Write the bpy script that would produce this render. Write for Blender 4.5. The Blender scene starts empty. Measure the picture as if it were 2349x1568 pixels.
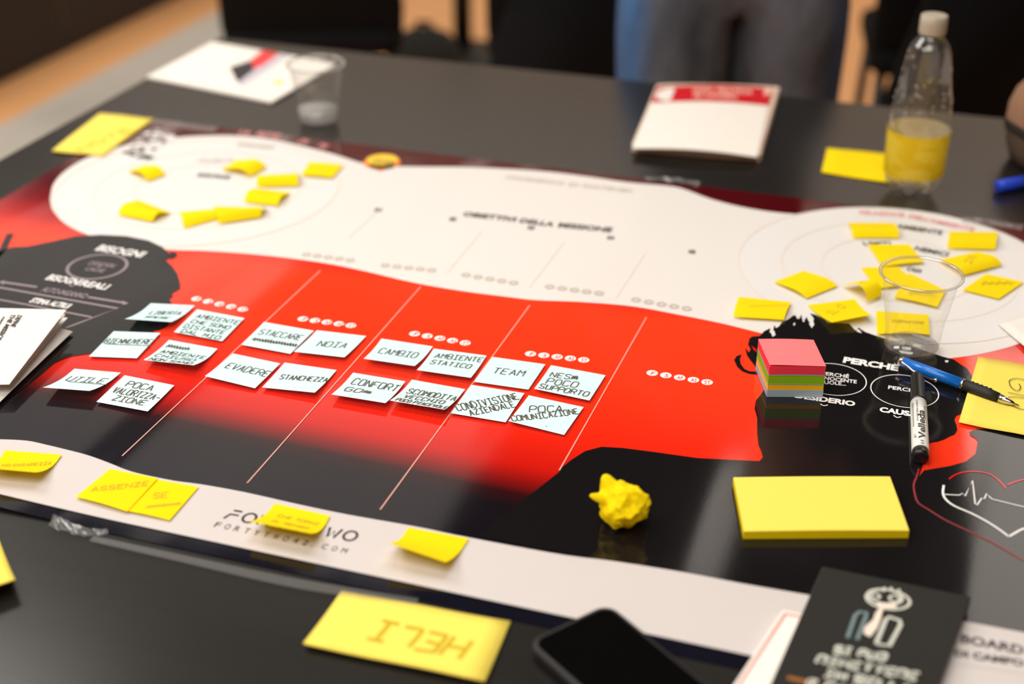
import bpy, bmesh, math, random
from mathutils import Vector, Matrix, noise

# ------------------------------------------------------------------ frame, camera, light
S = bpy.context.scene
COL = S.collection
TZ = 0.75                                   # table top height
CAMH = TZ + 0.675                           # lens height
FPX, CX, CY = 3350.0, 1174.5, 784.0
PITCH = math.atan2(1782, 3350)
YAW = math.radians(18.648)                  # the table stands turned against the lens
E1 = Vector((math.cos(YAW), -math.sin(YAW), 0)); E2 = Vector((math.sin(YAW), math.cos(YAW), 0))
_cp, _sp = math.cos(PITCH), math.sin(PITCH)

cam = bpy.data.cameras.new('camera'); camo = bpy.data.objects.new('camera', cam); COL.objects.link(camo)
camo.location = (0, 0, CAMH); camo.rotation_euler = (math.pi / 2 - PITCH, 0, 0)
cam.sensor_width = 36.0; cam.lens = 36.0 * FPX / 2349.0
cam.dof.use_dof = True; cam.dof.focus_distance = 1.315; cam.dof.aperture_fstop = cam.lens / 19.5
cam.clip_start = 0.05; cam.clip_end = 60
S.camera = camo
S.view_settings.view_transform = 'Standard'; S.view_settings.look = 'None'
S.view_settings.gamma = 1.0; S.view_settings.use_curve_mapping = False
S.view_settings.exposure = 0.03
try:
    S.cycles.use_denoising = True; S.cycles.max_bounces = 10; S.cycles.transparent_max_bounces = 16
    S.cycles.caustics_reflective = False; S.cycles.caustics_refractive = False
except Exception: pass
wd = bpy.data.worlds.new('room_air'); S.world = wd; wd.use_nodes = True
wd.node_tree.nodes['Background'].inputs[0].default_value = (1, .93, .85, 1); wd.node_tree.nodes['Background'].inputs[1].default_value = .25
CEIL = 3.15
# long ceiling luminaires and added fill panels, one row per entry: u0, u1, v0, v1 (along the table axes), radiance
LAMPS = [('left', -5.2, -3.13, 3.0, 6.2, .66), ('middle', -2.92, -1.58, 3.65, 5.0, .80), ('slim', -.75, -.60, 3.9, 4.8, 2.2),
         ('right', .19, 1.7, 3.6, 6.2, 2.5), ('key', -1.5, .0, 0.9, 2.3, 4.6), ('front', -2.6, .6, -1.6, .2, 5.2), ('wash', -5.0, 3.6, 6.6, 7.2, 3.0), ('hall', -4.6, -2.2, 1.2, 2.8, 8.0)]  # key, front, wash and hall are unseen lights added for brightness

def W(u, v, z=0.0):
    p = E1 * u + E2 * v; return Vector((p.x, p.y, z))
def P(x, y, h=0.0):
    """Where the line of sight through a point of the photograph meets the level h above the table top."""
    k = -(y - CY) / FPX
    d = Vector(((x - CX) / FPX, _cp + k * _sp, -_sp + k * _cp)); t = (h + TZ - CAMH) / d.z
    return Vector((0, 0, CAMH)) + d * t
def uv_of(p): return (p.x * E1.x + p.y * E1.y, p.x * E2.x + p.y * E2.y)

# ------------------------------------------------------------------ materials
def lin(c): return tuple(((x / 255) / 12.92 if x <= 10.3 else ((x / 255 + .055) / 1.055) ** 2.4) for x in c) + (1,)
def newmat(name):
    m = bpy.data.materials.new(name); m.use_nodes = True
    return m, m.node_tree.nodes, m.node_tree.links
def mat(name, rgb, rough=.6, metal=0, spec=.5, var=0.0, vscale=60, bump=0.0, bscale=200, coat=0):
    m, n, l = newmat(name); b = n['Principled BSDF']; c = lin(rgb)
    b.inputs['Base Color'].default_value = c; b.inputs['Roughness'].default_value = rough; b.inputs['Metallic'].default_value = metal
    b.inputs['Specular IOR Level'].default_value = spec; b.inputs['Coat Weight'].default_value = coat
    tc = n.new('ShaderNodeTexCoord')
    if var:
        t = n.new('ShaderNodeTexNoise'); t.inputs['Scale'].default_value = vscale; t.inputs['Detail'].default_value = 4
        l.new(tc.outputs['Object'], t.inputs['Vector'])
        mx = n.new('ShaderNodeMix'); mx.data_type = 'RGBA'
        mx.inputs[6].default_value = tuple(x * (1 - var) for x in c[:3]) + (1,); mx.inputs[7].default_value = tuple(min(1, x * (1 + var)) for x in c[:3]) + (1,)
        l.new(t.outputs['Fac'], mx.inputs[0]); l.new(mx.outputs[2], b.inputs['Base Color'])
    if bump:
        t2 = n.new('ShaderNodeTexNoise'); t2.inputs['Scale'].default_value = bscale; l.new(tc.outputs['Object'], t2.inputs['Vector'])
        bp = n.new('ShaderNodeBump'); bp.inputs['Strength'].default_value = bump; bp.inputs['Distance'].default_value = .001
        l.new(t2.outputs['Fac'], bp.inputs['Height']); l.new(bp.outputs[0], b.inputs['Normal'])
    return m
def paper(name, rgb, trans=.25, rough=.85):
    """Thin paper: diffuse with some light coming through the sheet."""
    m, n, l = newmat(name); b = n['Principled BSDF']; c = lin(rgb)
    t = n.new('ShaderNodeTexNoise'); t.inputs['Scale'].default_value = 90; tc = n.new('ShaderNodeTexCoord'); l.new(tc.outputs['Object'], t.inputs['Vector'])
    mx = n.new('ShaderNodeMix'); mx.data_type = 'RGBA'; mx.inputs[6].default_value = tuple(x * .97 for x in c[:3]) + (1,); mx.inputs[7].default_value = c
    l.new(t.outputs['Fac'], mx.inputs[0]); l.new(mx.outputs[2], b.inputs['Base Color'])
    b.inputs['Roughness'].default_value = rough; b.inputs['Specular IOR Level'].default_value = .2
    tr = n.new('ShaderNodeBsdfTranslucent'); tr.inputs[0].default_value = c
    ms = n.new('ShaderNodeMixShader'); ms.inputs[0].default_value = trans
    l.new(b.outputs[0], ms.inputs[1]); l.new(tr.outputs[0], ms.inputs[2]); l.new(ms.outputs[0], n['Material Output'].inputs[0])
    return m
def clear(name, tint=(1, 1, 1), ior=1.45, rough=.03, base=.03, haze=.0, edge=.5):
    """Thin clear plastic wall."""
    m, n, l = newmat(name); n.remove(n['Principled BSDF'])
    tr = n.new('ShaderNodeBsdfTransparent'); tr.inputs[0].default_value = tuple(tint) + (1,)
    gl = n.new('ShaderNodeBsdfGlossy'); gl.inputs['Roughness'].default_value = rough
    lw = n.new('ShaderNodeLayerWeight'); lw.inputs['Blend'].default_value = .35
    mr = n.new('ShaderNodeMapRange'); mr.inputs[3].default_value = base; mr.inputs[4].default_value = edge
    pw = n.new('ShaderNodeMath'); pw.operation = 'POWER'; pw.inputs[1].default_value = 2.2
    l.new(lw.outputs['Facing'], pw.inputs[0]); l.new(pw.outputs[0], mr.inputs[0])
    ms = n.new('ShaderNodeMixShader'); l.new(mr.outputs[0], ms.inputs[0]); l.new(tr.outputs[0], ms.inputs[1]); l.new(gl.outputs[0], ms.inputs[2])
    df = n.new('ShaderNodeBsdfDiffuse'); df.inputs[0].default_value = (.85, .84, .82, 1); tl = n.new('ShaderNodeBsdfTranslucent'); tl.inputs[0].default_value = (.85, .84, .82, 1)
    m1 = n.new('ShaderNodeMixShader'); m1.inputs[0].default_value = .5; l.new(df.outputs[0], m1.inputs[1]); l.new(tl.outputs[0], m1.inputs[2])
    hz = n.new('ShaderNodeMapRange'); hz.inputs[3].default_value = haze; hz.inputs[4].default_value = min(1, haze * 4); l.new(pw.outputs[0], hz.inputs[0])
    m2 = n.new('ShaderNodeMixShader'); l.new(hz.outputs[0], m2.inputs[0]); l.new(ms.outputs[0], m2.inputs[1]); l.new(m1.outputs[0], m2.inputs[2])
    tn = n.new('ShaderNodeMix'); tn.data_type = 'RGBA'; tn.inputs[6].default_value = tuple(tint) + (1,); tn.inputs[7].default_value = (.86, .85, .83, 1)
    l.new(pw.outputs[0], tn.inputs[0]); l.new(tn.outputs[2], tr.inputs[0])
    l.new(m2.outputs[0], n['Material Output'].inputs[0]); return m
def emit(name, rad, rgb=(1, .945, .875)):
    m, n, l = newmat(name); n.remove(n['Principled BSDF'])
    e = n.new('ShaderNodeEmission'); e.inputs[0].default_value = tuple(rgb) + (1,); e.inputs[1].default_value = rad
    l.new(e.outputs[0], n['Material Output'].inputs[0]); return m

def poster_axes(n, l):
    g = n.new('ShaderNodeNewGeometry'); mp = n.new('ShaderNodeVectorRotate'); mp.rotation_type = 'Z_AXIS'; mp.inputs['Angle'].default_value = YAW
    l.new(g.outputs['Position'], mp.inputs['Vector']); return mp.outputs[0]        # x = u, y = v
def gloss_print(name, rgb, rough=.085, gradient=False, spec=.5, wave=1.0):
    """Laminated poster print: flat ink under a glossy film that rolled paper leaves slightly wavy."""
    m, n, l = newmat(name); b = n['Principled BSDF']; ax = poster_axes(n, l)
    b.inputs['Base Color'].default_value = lin(rgb); b.inputs['Roughness'].default_value = rough; b.inputs['Specular IOR Level'].default_value = spec
    if gradient:
        sx = n.new('ShaderNodeSeparateXYZ'); l.new(ax, sx.inputs[0])
        # the dark foot of the print climbs a little towards the left
        fu = n.new('ShaderNodeMath'); fu.operation = 'MULTIPLY_ADD'; fu.inputs[1].default_value = -.25; fu.inputs[2].default_value = 1.0; l.new(sx.outputs['X'], fu.inputs[0])
        dv = n.new('ShaderNodeMath'); dv.operation = 'SUBTRACT'; dv.inputs[1].default_value = 1.15; l.new(sx.outputs['Y'], dv.inputs[0])
        sl = n.new('ShaderNodeMath'); sl.operation = 'MULTIPLY_ADD'; sl.inputs[2].default_value = 1.15; l.new(dv.outputs[0], sl.inputs[0]); l.new(fu.outputs[0], sl.inputs[1])
        mr = n.new('ShaderNodeMapRange'); mr.inputs[1].default_value = .79; mr.inputs[2].default_value = 1.67; l.new(sl.outputs[0], mr.inputs[0])
        cr = n.new('ShaderNodeValToRGB'); e = cr.color_ramp.elements
        stops = [(0, (18, 18, 28)), (.14, (22, 16, 22)), (.165, (48, 13, 17)), (.188, (135, 17, 15)), (.216, (200, 24, 15)), (.28, (232, 38, 18)), (.42, (250, 58, 26)), (.585, (252, 64, 30)), (.65, (190, 32, 32)), (.727, (125, 22, 27)), (.81, (84, 16, 22)), (.96, (78, 9, 17))]
        while len(e) < len(stops): e.new(.5)
        for el, (pos, c) in zip(e, stops): el.position = pos; el.color = lin(c)
        l.new(mr.outputs[0], cr.inputs[0]); l.new(cr.outputs[0], b.inputs['Base Color'])
    mp = n.new('ShaderNodeMapping'); mp.inputs['Scale'].default_value = (7.0, 1.1, 1); l.new(ax, mp.inputs[0])
    t = n.new('ShaderNodeTexNoise'); t.inputs['Scale'].default_value = 1.0; t.inputs['Detail'].default_value = 1.5; l.new(mp.outputs[0], t.inputs['Vector'])
    bp = n.new('ShaderNodeBump'); bp.inputs['Strength'].default_value = 1.0; bp.inputs['Distance'].default_value = .0055 * wave; l.new(t.outputs['Fac'], bp.inputs['Height'])
    t2 = n.new('ShaderNodeTexNoise'); t2.inputs['Scale'].default_value = 320; t2.inputs['Detail'].default_value = 3; l.new(ax, t2.inputs['Vector'])
    b2 = n.new('ShaderNodeBump'); b2.inputs['Strength'].default_value = .2; b2.inputs['Distance'].default_value = .00005; l.new(t2.outputs['Fac'], b2.inputs['Height'])
    l.new(bp.outputs[0], b2.inputs['Normal']); l.new(b2.outputs[0], b.inputs['Normal'])
    return m

M = {}
def build_materials():
    M['poster'] = gloss_print('poster_red_gradient', (240, 40, 20), gradient=True)
    M['p_white'] = gloss_print('poster_white_ink', (231, 224, 218), .35, spec=.3)
    M['p_disc'] = gloss_print('poster_disc_white', (230, 226, 222), .35, spec=.3)
    M['p_band'] = gloss_print('poster_band_white', (210, 201, 197), .35, spec=.3)
    M['p_black'] = gloss_print('poster_black_ink', (22, 20, 21), .085)
    M['p_red'] = gloss_print('poster_patch_red', (245, 22, 14), .085)
    M['p_line'] = gloss_print('poster_line_ink', (236, 172, 156), .3)
    M['p_ltext'] = gloss_print('poster_white_letters', (250, 246, 242), .3)
    M['p_mauve'] = gloss_print('poster_mauve_line', (150, 135, 140), .3)
    M['p_dtext'] = gloss_print('poster_dark_letters', (60, 55, 50), .3)
    M['p_logo'] = gloss_print('poster_logo_ink', (45, 28, 35), .3)
    M['p_grey'] = gloss_print('poster_grey_dots', (205, 192, 180), .3)
    M['p_faint'] = gloss_print('poster_faint_lines', (238, 222, 206), .3)
    M['p_pink'] = gloss_print('poster_pink_letters', (235, 150, 150), .3)
    M['p_orange'] = gloss_print('poster_badge_orange', (255, 130, 20), .3)
    M['p_amber'] = gloss_print('poster_badge_yellow', (250, 205, 40), .3)
    M['p_dred'] = gloss_print('poster_dark_red_line', (150, 30, 36), .3)
    M['blue'] = paper('note_pale_blue', (216, 247, 248), .05)
    M['blue_dark'] = paper('note_dark_blue', (20, 60, 75), .1)
    M['yellow'] = paper('note_deep_yellow', (255, 224, 0), .10)
    M['lemon'] = paper('note_lemon', (255, 230, 100), .05)
    M['ink'] = mat('marker_ink', (92, 86, 72), .8); M['ink_soft'] = mat('marker_ink_on_yellow', (205, 170, 6), .8); M['ink_olive'] = mat('olive_ink', (96, 88, 40), .8)
    M['white_paper'] = paper('white_paper', (246, 240, 232), .1)
    M['black_plastic'] = mat('black_plastic', (22, 22, 22), .3); M['rubber'] = mat('black_rubber', (28, 27, 26), .6, bump=.3, bscale=900)
    M['white_plastic'] = mat('white_plastic', (238, 236, 230), .3)
    M['chrome'] = mat('chrome', (215, 210, 205), .15, metal=1); M['pen_blue'] = mat('pen_blue', (0, 112, 212), .3, coat=.3)
    M['marker_blue'] = mat('marker_blue', (40, 75, 215), .35)
    M['clear'] = clear('clear_cup_plastic', (.995, .995, .99), base=.02, haze=.015, edge=.28); M['rim'] = clear('cup_rim_plastic', (.95, .94, .93), base=.16, haze=.10); M['pet'] = clear('clear_bottle_plastic', (.95, .95, .945), base=.10, haze=.03)
    M['water'] = clear('water', (.93, .93, .92), ior=1.33, base=.12, haze=.05); M['drop'] = clear('droplets', (.93, .93, .92), base=.25, haze=.25); M['pet_foot'] = clear('bottle_foot_plastic', (.95, .95, .94), base=.14, haze=.16); M['rim2'] = clear('far_cup_rim_plastic', (.93, .92, .9), base=.2, haze=.25); M['clear2'] = clear('far_cup_plastic', (.97, .97, .96), base=.06, haze=.045); M['bright_water'] = clear('water_painted_bright', (.9, .9, .88), ior=1.33, base=.12, haze=.42)  # white haze in foot, far cup and its water paints in highlights
    M['tape'] = clear('clear_tape', (.93, .92, .9), rough=.25, base=.12, haze=.10)
    M['cap'] = mat('bottle_cap', (178, 166, 148), .45)
    M['table'] = None
build_materials()
def table_material():
    m, n, l = newmat('black_table_laminate'); b = n['Principled BSDF']
    ax = poster_axes(n, l); mp = n.new('ShaderNodeMapping'); mp.inputs['Scale'].default_value = (6, 140, 20); l.new(ax, mp.inputs[0])
    t = n.new('ShaderNodeTexNoise'); t.inputs['Scale'].default_value = 1; t.inputs['Detail'].default_value = 4; l.new(mp.outputs[0], t.inputs['Vector'])
    cr = n.new('ShaderNodeValToRGB'); cr.color_ramp.elements[0].color = (.009, .008, .007, 1); cr.color_ramp.elements[1].color = (.017, .015, .013, 1)
    l.new(t.outputs['Fac'], cr.inputs[0]); l.new(cr.outputs[0], b.inputs['Base Color'])
    b.inputs['Roughness'].default_value = .24; b.inputs['Specular IOR Level'].default_value = .5
    bp = n.new('ShaderNodeBump'); bp.inputs['Strength'].default_value = .08; bp.inputs['Distance'].default_value = .0003
    l.new(t.outputs['Fac'], bp.inputs['Height']); l.new(bp.outputs[0], b.inputs['Normal']); return m
M['table'] = table_material()

# ------------------------------------------------------------------ object helpers
ORG = {}
def tag(o, label=None, cat=None, group=None, kind=None):
    if label: o['label'] = label
    if cat: o['category'] = cat
    if group: o['group'] = group
    if kind: o['kind'] = kind
    return o
def empty(name, loc, label, cat, group=None):
    o = bpy.data.objects.new(name, None); COL.objects.link(o); o.location = loc; o.empty_display_size = .02
    ORG[o.name] = Vector(loc); return tag(o, label, cat, group)
def mesh(name, verts, faces, material, parent=None, smooth=False, origin=None):
    og = ORG[parent.name] if parent else (Vector(origin) if origin else Vector((0, 0, 0)))
    me = bpy.data.meshes.new(name); me.from_pydata([tuple(Vector(v) - og) for v in verts], [], faces)
    me.validate(); me.materials.append(material)
    if smooth: me.polygons.foreach_set('use_smooth', [True] * len(me.polygons))
    o = bpy.data.objects.new(name, me); COL.objects.link(o)
    if parent: o.parent = parent
    else: o.location = og
    ORG[o.name] = og; return o
class MB:
    def __init__(s): s.v = []; s.f = []
    def add(s, v, f): k = len(s.v); s.v += [Vector(x) for x in v]; s.f += [tuple(i + k for i in q) for q in f]; return s
    def box(s, c, ax, hs):
        """box at c with axes ax (3 vectors) and half sizes"""
        a, b, d = [Vector(x) * h for x, h in zip(ax, hs)]; c = Vector(c)
        v = [c + a * i + b * j + d * k for i in (-1, 1) for j in (-1, 1) for k in (-1, 1)]
        return s.add(v, [(0, 1, 3, 2), (4, 6, 7, 5), (0, 4, 5, 1), (2, 3, 7, 6), (0, 2, 6, 4), (1, 5, 7, 3)])
    def ring_loft(s, rings, cap0=True, cap1=True):
        k = len(s.v); m = len(rings[0])
        for r in rings: s.v += [Vector(x) for x in r]
        for i in range(len(rings) - 1):
            for j in range(m):
                a, b = k + i * m + j, k + i * m + (j + 1) % m
                s.f.append((a, b, b + m, a + m))
        if cap0: s.f.append(tuple(k + j for j in reversed(range(m))))
        if cap1: s.f.append(tuple(k + (len(rings) - 1) * m + j for j in range(m)))
        return s
    def lathe(s, base, axis, prof, seg=32, cap0=True, cap1=True, mod=None):
        axis = Vector(axis).normalized(); x = axis.orthogonal().normalized(); y = axis.cross(x); base = Vector(base)
        rings = []
        for h, r in prof:
            rings.append([base + axis * (h if not mod else mod(h, r, j * 2 * math.pi / seg)[1]) + (x * math.cos(j * 2 * math.pi / seg) + y * math.sin(j * 2 * math.pi / seg)) * (r if not mod else mod(h, r, j * 2 * math.pi / seg)[0]) for j in range(seg)])
        return s.ring_loft(rings, cap0, cap1)
    def tube(s, pts, r, seg=10):
        pts = [Vector(p) for p in pts]; rings = []; rr = r if hasattr(r, '__len__') else [r] * len(pts)
        x = None
        for i, p in enumerate(pts):
            t = (pts[min(i + 1, len(pts) - 1)] - pts[max(i - 1, 0)]).normalized()
            x = (t.orthogonal() if x is None else (x - t * x.dot(t))).normalized(); y = t.cross(x)
            rings.append([p + (x * math.cos(a) + y * math.sin(a)) * rr[i] for a in [2 * math.pi * j / seg for j in range(seg)]])
        return s.ring_loft(rings)
    def build(s, name, material, parent=None, smooth=False, origin=None): return mesh(name, s.v, s.f, material, parent, smooth, origin)
def bevel(o, w=.002, seg=2):
    m = o.modifiers.new('bevel', 'BEVEL'); m.width = w; m.segments = seg; m.limit_method = 'ANGLE'; return o
def solid(o, t): m = o.modifiers.new('thickness', 'SOLIDIFY'); m.thickness = t; m.offset = -1; return o

def smooth_closed(pts, n=4):
    """Catmull-Rom through 2-D points (open)"""
    out = []
    for i in range(len(pts) - 1):
        p0 = pts[max(i - 1, 0)]; p1 = pts[i]; p2 = pts[i + 1]; p3 = pts[min(i + 2, len(pts) - 1)]
        for k in range(n):
            t = k / n
            out.append(tuple(.5 * (2 * b + (c - a) * t + (2 * a - 5 * b + 4 * c - d) * t * t + (3 * b - a - 3 * c + d) * t ** 3) for a, b, c, d in zip(p0, p1, p2, p3)))
    out.append(tuple(pts[-1])); return out
def polyfill(pts):
    """triangulate a simple polygon of 3-D points lying in a level plane"""
    from mathutils.geometry import tessellate_polygon
    return [tuple(t) for t in tessellate_polygon([[Vector((p[0], p[1], 0)) for p in pts]])]

# ------------------------------------------------------------------ poster surface
def lift(p):
    """the near left corner of the poster stands a little off the table"""
    u, v = uv_of(p); a = max(0, (-.60 - u) / .25); b = max(0, min(1, (.86 - v) / .07))
    return .012 * min(1, a) ** 1.5 * b ** 1.3
def onp(x, y, h):
    p = P(x, y, h); p.z += lift(p); return p
Z0 = .0006
def layer(k): return Z0 + k * .00012
def flat(name, pix, material, k, parent, smooth=0):
    pts = smooth_closed(pix, smooth) if smooth else pix
    v = [onp(x, y, layer(k)) for x, y in pts]; f = polyfill(v)
    f = [t if (v[t[1]] - v[t[0]]).cross(v[t[2]] - v[t[0]]).z > 0 else t[::-1] for t in f]
    return mesh(name, v, f, material, parent)
def ribbon_pts(pts, w, closed=False):
    """level ribbon along 3-D points: width w (or list)"""
    v = []; f = []; n = len(pts)
    for i, p in enumerate(pts):
        a = pts[(i - 1) % n] if closed or i > 0 else p; b = pts[(i + 1) % n] if closed or i < n - 1 else p
        t = (b - a); t.z = 0; t.normalize(); s = Vector((-t.y, t.x, 0)) * (w[i] if hasattr(w, '__len__') else w) / 2
        v += [p - s, p + s]
    for i in range(n if closed else n - 1):
        j = (i + 1) % n; f.append((2 * i, 2 * j, 2 * j + 1, 2 * i + 1))
    return v, f
def line(name, pix, w, material, k, parent, smooth=0, closed=False):
    pts = smooth_closed(pix, smooth) if smooth else pix
    v, f = ribbon_pts([onp(x, y, layer(k)) for x, y in pts], w, closed); return mesh(name, v, f, material, parent)
def circle_pts(c, r, n=48, h=0.0):
    return [Vector((c.x + r * math.cos(2 * math.pi * i / n), c.y + r * math.sin(2 * math.pi * i / n), c.z)) for i in range(n)]
_tc = {}
def glyphs(s, bold=0.0):
    """outline of a word: vertices scaled so its width is 1 (x) and its capitals 1 high (y)"""
    if (s, bold) not in _tc:
        cu = bpy.data.curves.new('word', 'FONT'); cu.body = s; cu.offset = bold; cu.resolution_u = 3
        o = bpy.data.objects.new('word', cu); COL.objects.link(o)
        me = o.to_mesh(); v = [x.co.copy() for x in me.vertices]; f = [tuple(p.vertices) for p in me.polygons]; o.to_mesh_clear()
        bpy.data.objects.remove(o); bpy.data.curves.remove(cu)
        x0 = min(a.x for a in v); x1 = max(a.x for a in v); cap = .73
        _tc[(s, bold)] = ([((a.x - x0) / (x1 - x0), a.y / cap) for a in v], f)
    return _tc[(s, bold)]
def text(s, a, b, hpx, material, k, parent, bold=.02, level=None, up=None):
    """printed word whose baseline runs from pixel a to pixel b; capitals look hpx pixels high"""
    h0 = layer(k) if level is None else level
    A, B = P(*a, h0), P(*b, h0); d = B - A
    if up is None:
        n = Vector((-d.y, d.x, 0)).normalized(); mid = ((a[0] + b[0]) / 2, (a[1] + b[1]) / 2)
        sc = (P(mid[0], mid[1] - 1, h0) - P(*mid, h0)).length; n *= hpx * sc
    else: n = P(a[0] + up[0], a[1] + up[1], h0) - A
    v, f = glyphs(s, bold)
    pts = [A + d * x + n * y for x, y in v]
    for p in pts: p.z += lift(p) if level is None else 0
    return mesh('lettering', pts, f, material, parent)

# ------------------------------------------------------------------ hand lettering (single strokes on a 4 x 6 grid)
FONT = {'A': '00 26 40;12 32', 'B': '00 06 36 45 44 33 03 33 42 41 30 00', 'C': '45 36 16 05 01 10 30 41', 'D': '00 06 26 44 42 20 00', 'E': '46 06 00 40;03 33',
 'F': '46 06 00;03 33', 'G': '45 36 16 05 01 10 30 41 43 23', 'H': '06 00;46 40;03 43', 'I': '06 46;26 20;00 40', 'J': '36 31 20 10 01', 'L': '06 00 40', 'M': '00 06 23 46 40',
 'N': '00 06 40 46', 'O': '16 05 01 10 30 41 45 36 16', 'P': '00 06 36 45 44 33 03', 'Q': '16 05 01 10 30 41 45 36 16;22 40', 'R': '00 06 36 45 44 33 03 23 40', 'S': '45 36 16 05 04 13 33 42 41 30 10 01',
 'T': '06 46;26 20', 'U': '06 01 10 30 41 46', 'V': '06 20 46', 'W': '06 10 23 30 46', 'X': '06 40;46 00', 'Y': '06 23 46;23 20', 'Z': '06 46 00 40', '-': '03 43', '.': '20 21', '2': '05 16 36 45 44 00 40',
 '4': '30 36 02 42', '0': '16 05 01 10 30 41 45 36 16', '9': '43 13 04 05 16 36 45 41 30 10', '6': '45 36 16 05 01 10 30 41 42 33 03', "'": '26 25', '(': '36 14 12 30', '?': '05 16 36 45 43 22;20 21'}
rnd = random.Random(5)
def strokes(s, slant=.12, jit=.22):
    """list of polylines; the word spans x 0..1, capitals y 0..1"""
    out = []; x = 0.0
    for ch in s:
        if ch == ' ': x += 3.4; continue
        if ch == '~':                                              # crossed-out scrawl
            pl = [(x + i * .55, 3 + (2.3 if i % 2 else -2.0) + rnd.uniform(-.6, .6)) for i in range(9)]; out.append(pl)
            out.append([(x - .3, 2.4 + rnd.uniform(-.5, .5)), (x + 5.0, 3.2)]); x += 4.6; continue
        for st in FONT.get(ch, '00 40').split(';'):
            pl = [(x + int(q[0]) + int(q[1]) * slant + rnd.uniform(-jit, jit), int(q[1]) + rnd.uniform(-jit, jit)) for q in st.split()]
            if ch in 'OCSUDPRBGJ069' and len(pl) > 3: pl = smooth_closed(pl, 3)
            out.append(pl)
        x += 5.6
    w = max(x - 1.6, 1)
    return [[(a / w, b / 6) for a, b in pl] for pl in out]
def hand(surf, lines, size, parent, material, name='handwriting', width=.00125):
    """handwriting on the sheet surf(s, t): lines = (word, s0, t0, s1, t1, height); t runs down the sheet"""
    v = []; f = []; w0, h0 = size; lines = [(a, b, c, d, e, g * .88) for a, b, c, d, e, g in lines]
    for (word, s0, t0, s1, t1, hh) in lines:
        dx, dy = (s1 - s0) * w0, (t1 - t0) * h0; L = math.hypot(dx, dy); nx, ny = dy / L, -dx / L
        for pl in strokes(word):
            q = []
            for i in range(len(pl) - 1):
                m = max(1, int(math.dist(pl[i], pl[i + 1]) * L / .004))
                q += [tuple(pl[i][c] + (pl[i + 1][c] - pl[i][c]) * j / m for c in (0, 1)) for j in range(m)]
            q.append(pl[-1])
            xy = [(s0 * w0 + a * dx + nx * b * hh * h0, t0 * h0 + a * dy + ny * b * hh * h0) for a, b in q]
            k = len(v)
            for i, p in enumerate(xy):
                a = xy[max(i - 1, 0)]; b = xy[min(i + 1, len(xy) - 1)]; tx, ty = b[0] - a[0], b[1] - a[1]; tl = math.hypot(tx, ty) or 1
                ox, oy = -ty / tl * width / 2, tx / tl * width / 2
                for sg in (-1, 1):
                    s, t = (p[0] + sg * ox) / w0, (p[1] + sg * oy) / h0
                    c = surf(s, t); e = .01
                    nn = (surf(s + e, t) - c).cross(c - surf(s, t + e))
                    v.append(c + nn.normalized() * .00025 * (1 if nn.z > 0 else -1))
            for i in range(len(xy) - 1): f.append((k + 2 * i, k + 2 * i + 2, k + 2 * i + 3, k + 2 * i + 1))
    return mesh(name, v, f, material, parent)

# ================================================================== the room
def structure(name, verts, faces, m): return tag(mesh(name, verts, faces, m), kind='structure')
def uvbox(name, u0, u1, v0, v1, z0, z1, m, parent=None):
    mb = MB().box(W((u0 + u1) / 2, (v0 + v1) / 2, (z0 + z1) / 2), (E1, E2, Vector((0, 0, 1))), ((u1 - u0) / 2, (v1 - v0) / 2, (z1 - z0) / 2))
    return mb.build(name, m, parent)
m_floor = mat('floor_terracotta', (250, 184, 124), .22, var=.06, vscale=3, bump=.2, bscale=30)
m_grey = mat('floor_grey_stone', (196, 187, 175), .6, var=.10, vscale=5, bump=.3, bscale=40)
m_wall = mat('wall_warm_plaster', (205, 188, 168), .8, var=.05, vscale=2)
m_ceil = mat('ceiling_charcoal', (30, 28, 27), .9)
m_base = mat('baseboard_wood', (70, 60, 52), .5)
tag(uvbox('floor', -6, 5, -3, 8, -.1, 0, m_floor), kind='structure')
tag(uvbox('trim_1', -2.67, -2.40, -3, 7.0, -.05, .006, m_grey), kind='structure')
tag(uvbox('wall_back', -6, 5, 7.5, 7.7, 0, 3.3, m_wall), kind='structure')
tag(uvbox('wall_left', -6.1, -5.9, -3, 7.6, 0, 3.3, m_wall), kind='structure')
tag(uvbox('wall_right', 4.4, 4.6, -3, 7.6, 0, 3.3, m_wall), kind='structure')
tag(uvbox('wall_front', -6, 5, -3.1, -2.9, 0, 3.3, m_wall), kind='structure')
tag(uvbox('ceiling', -6.1, 5, -3.1, 7.7, 3.3, 3.4, m_ceil), kind='structure')
tag(uvbox('baseboard_back', -5.9, 4.4, 7.47, 7.5, 0, .1, m_base), kind='structure')
m_frame = mat('lamp_frame', (40, 38, 36), .5)
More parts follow.
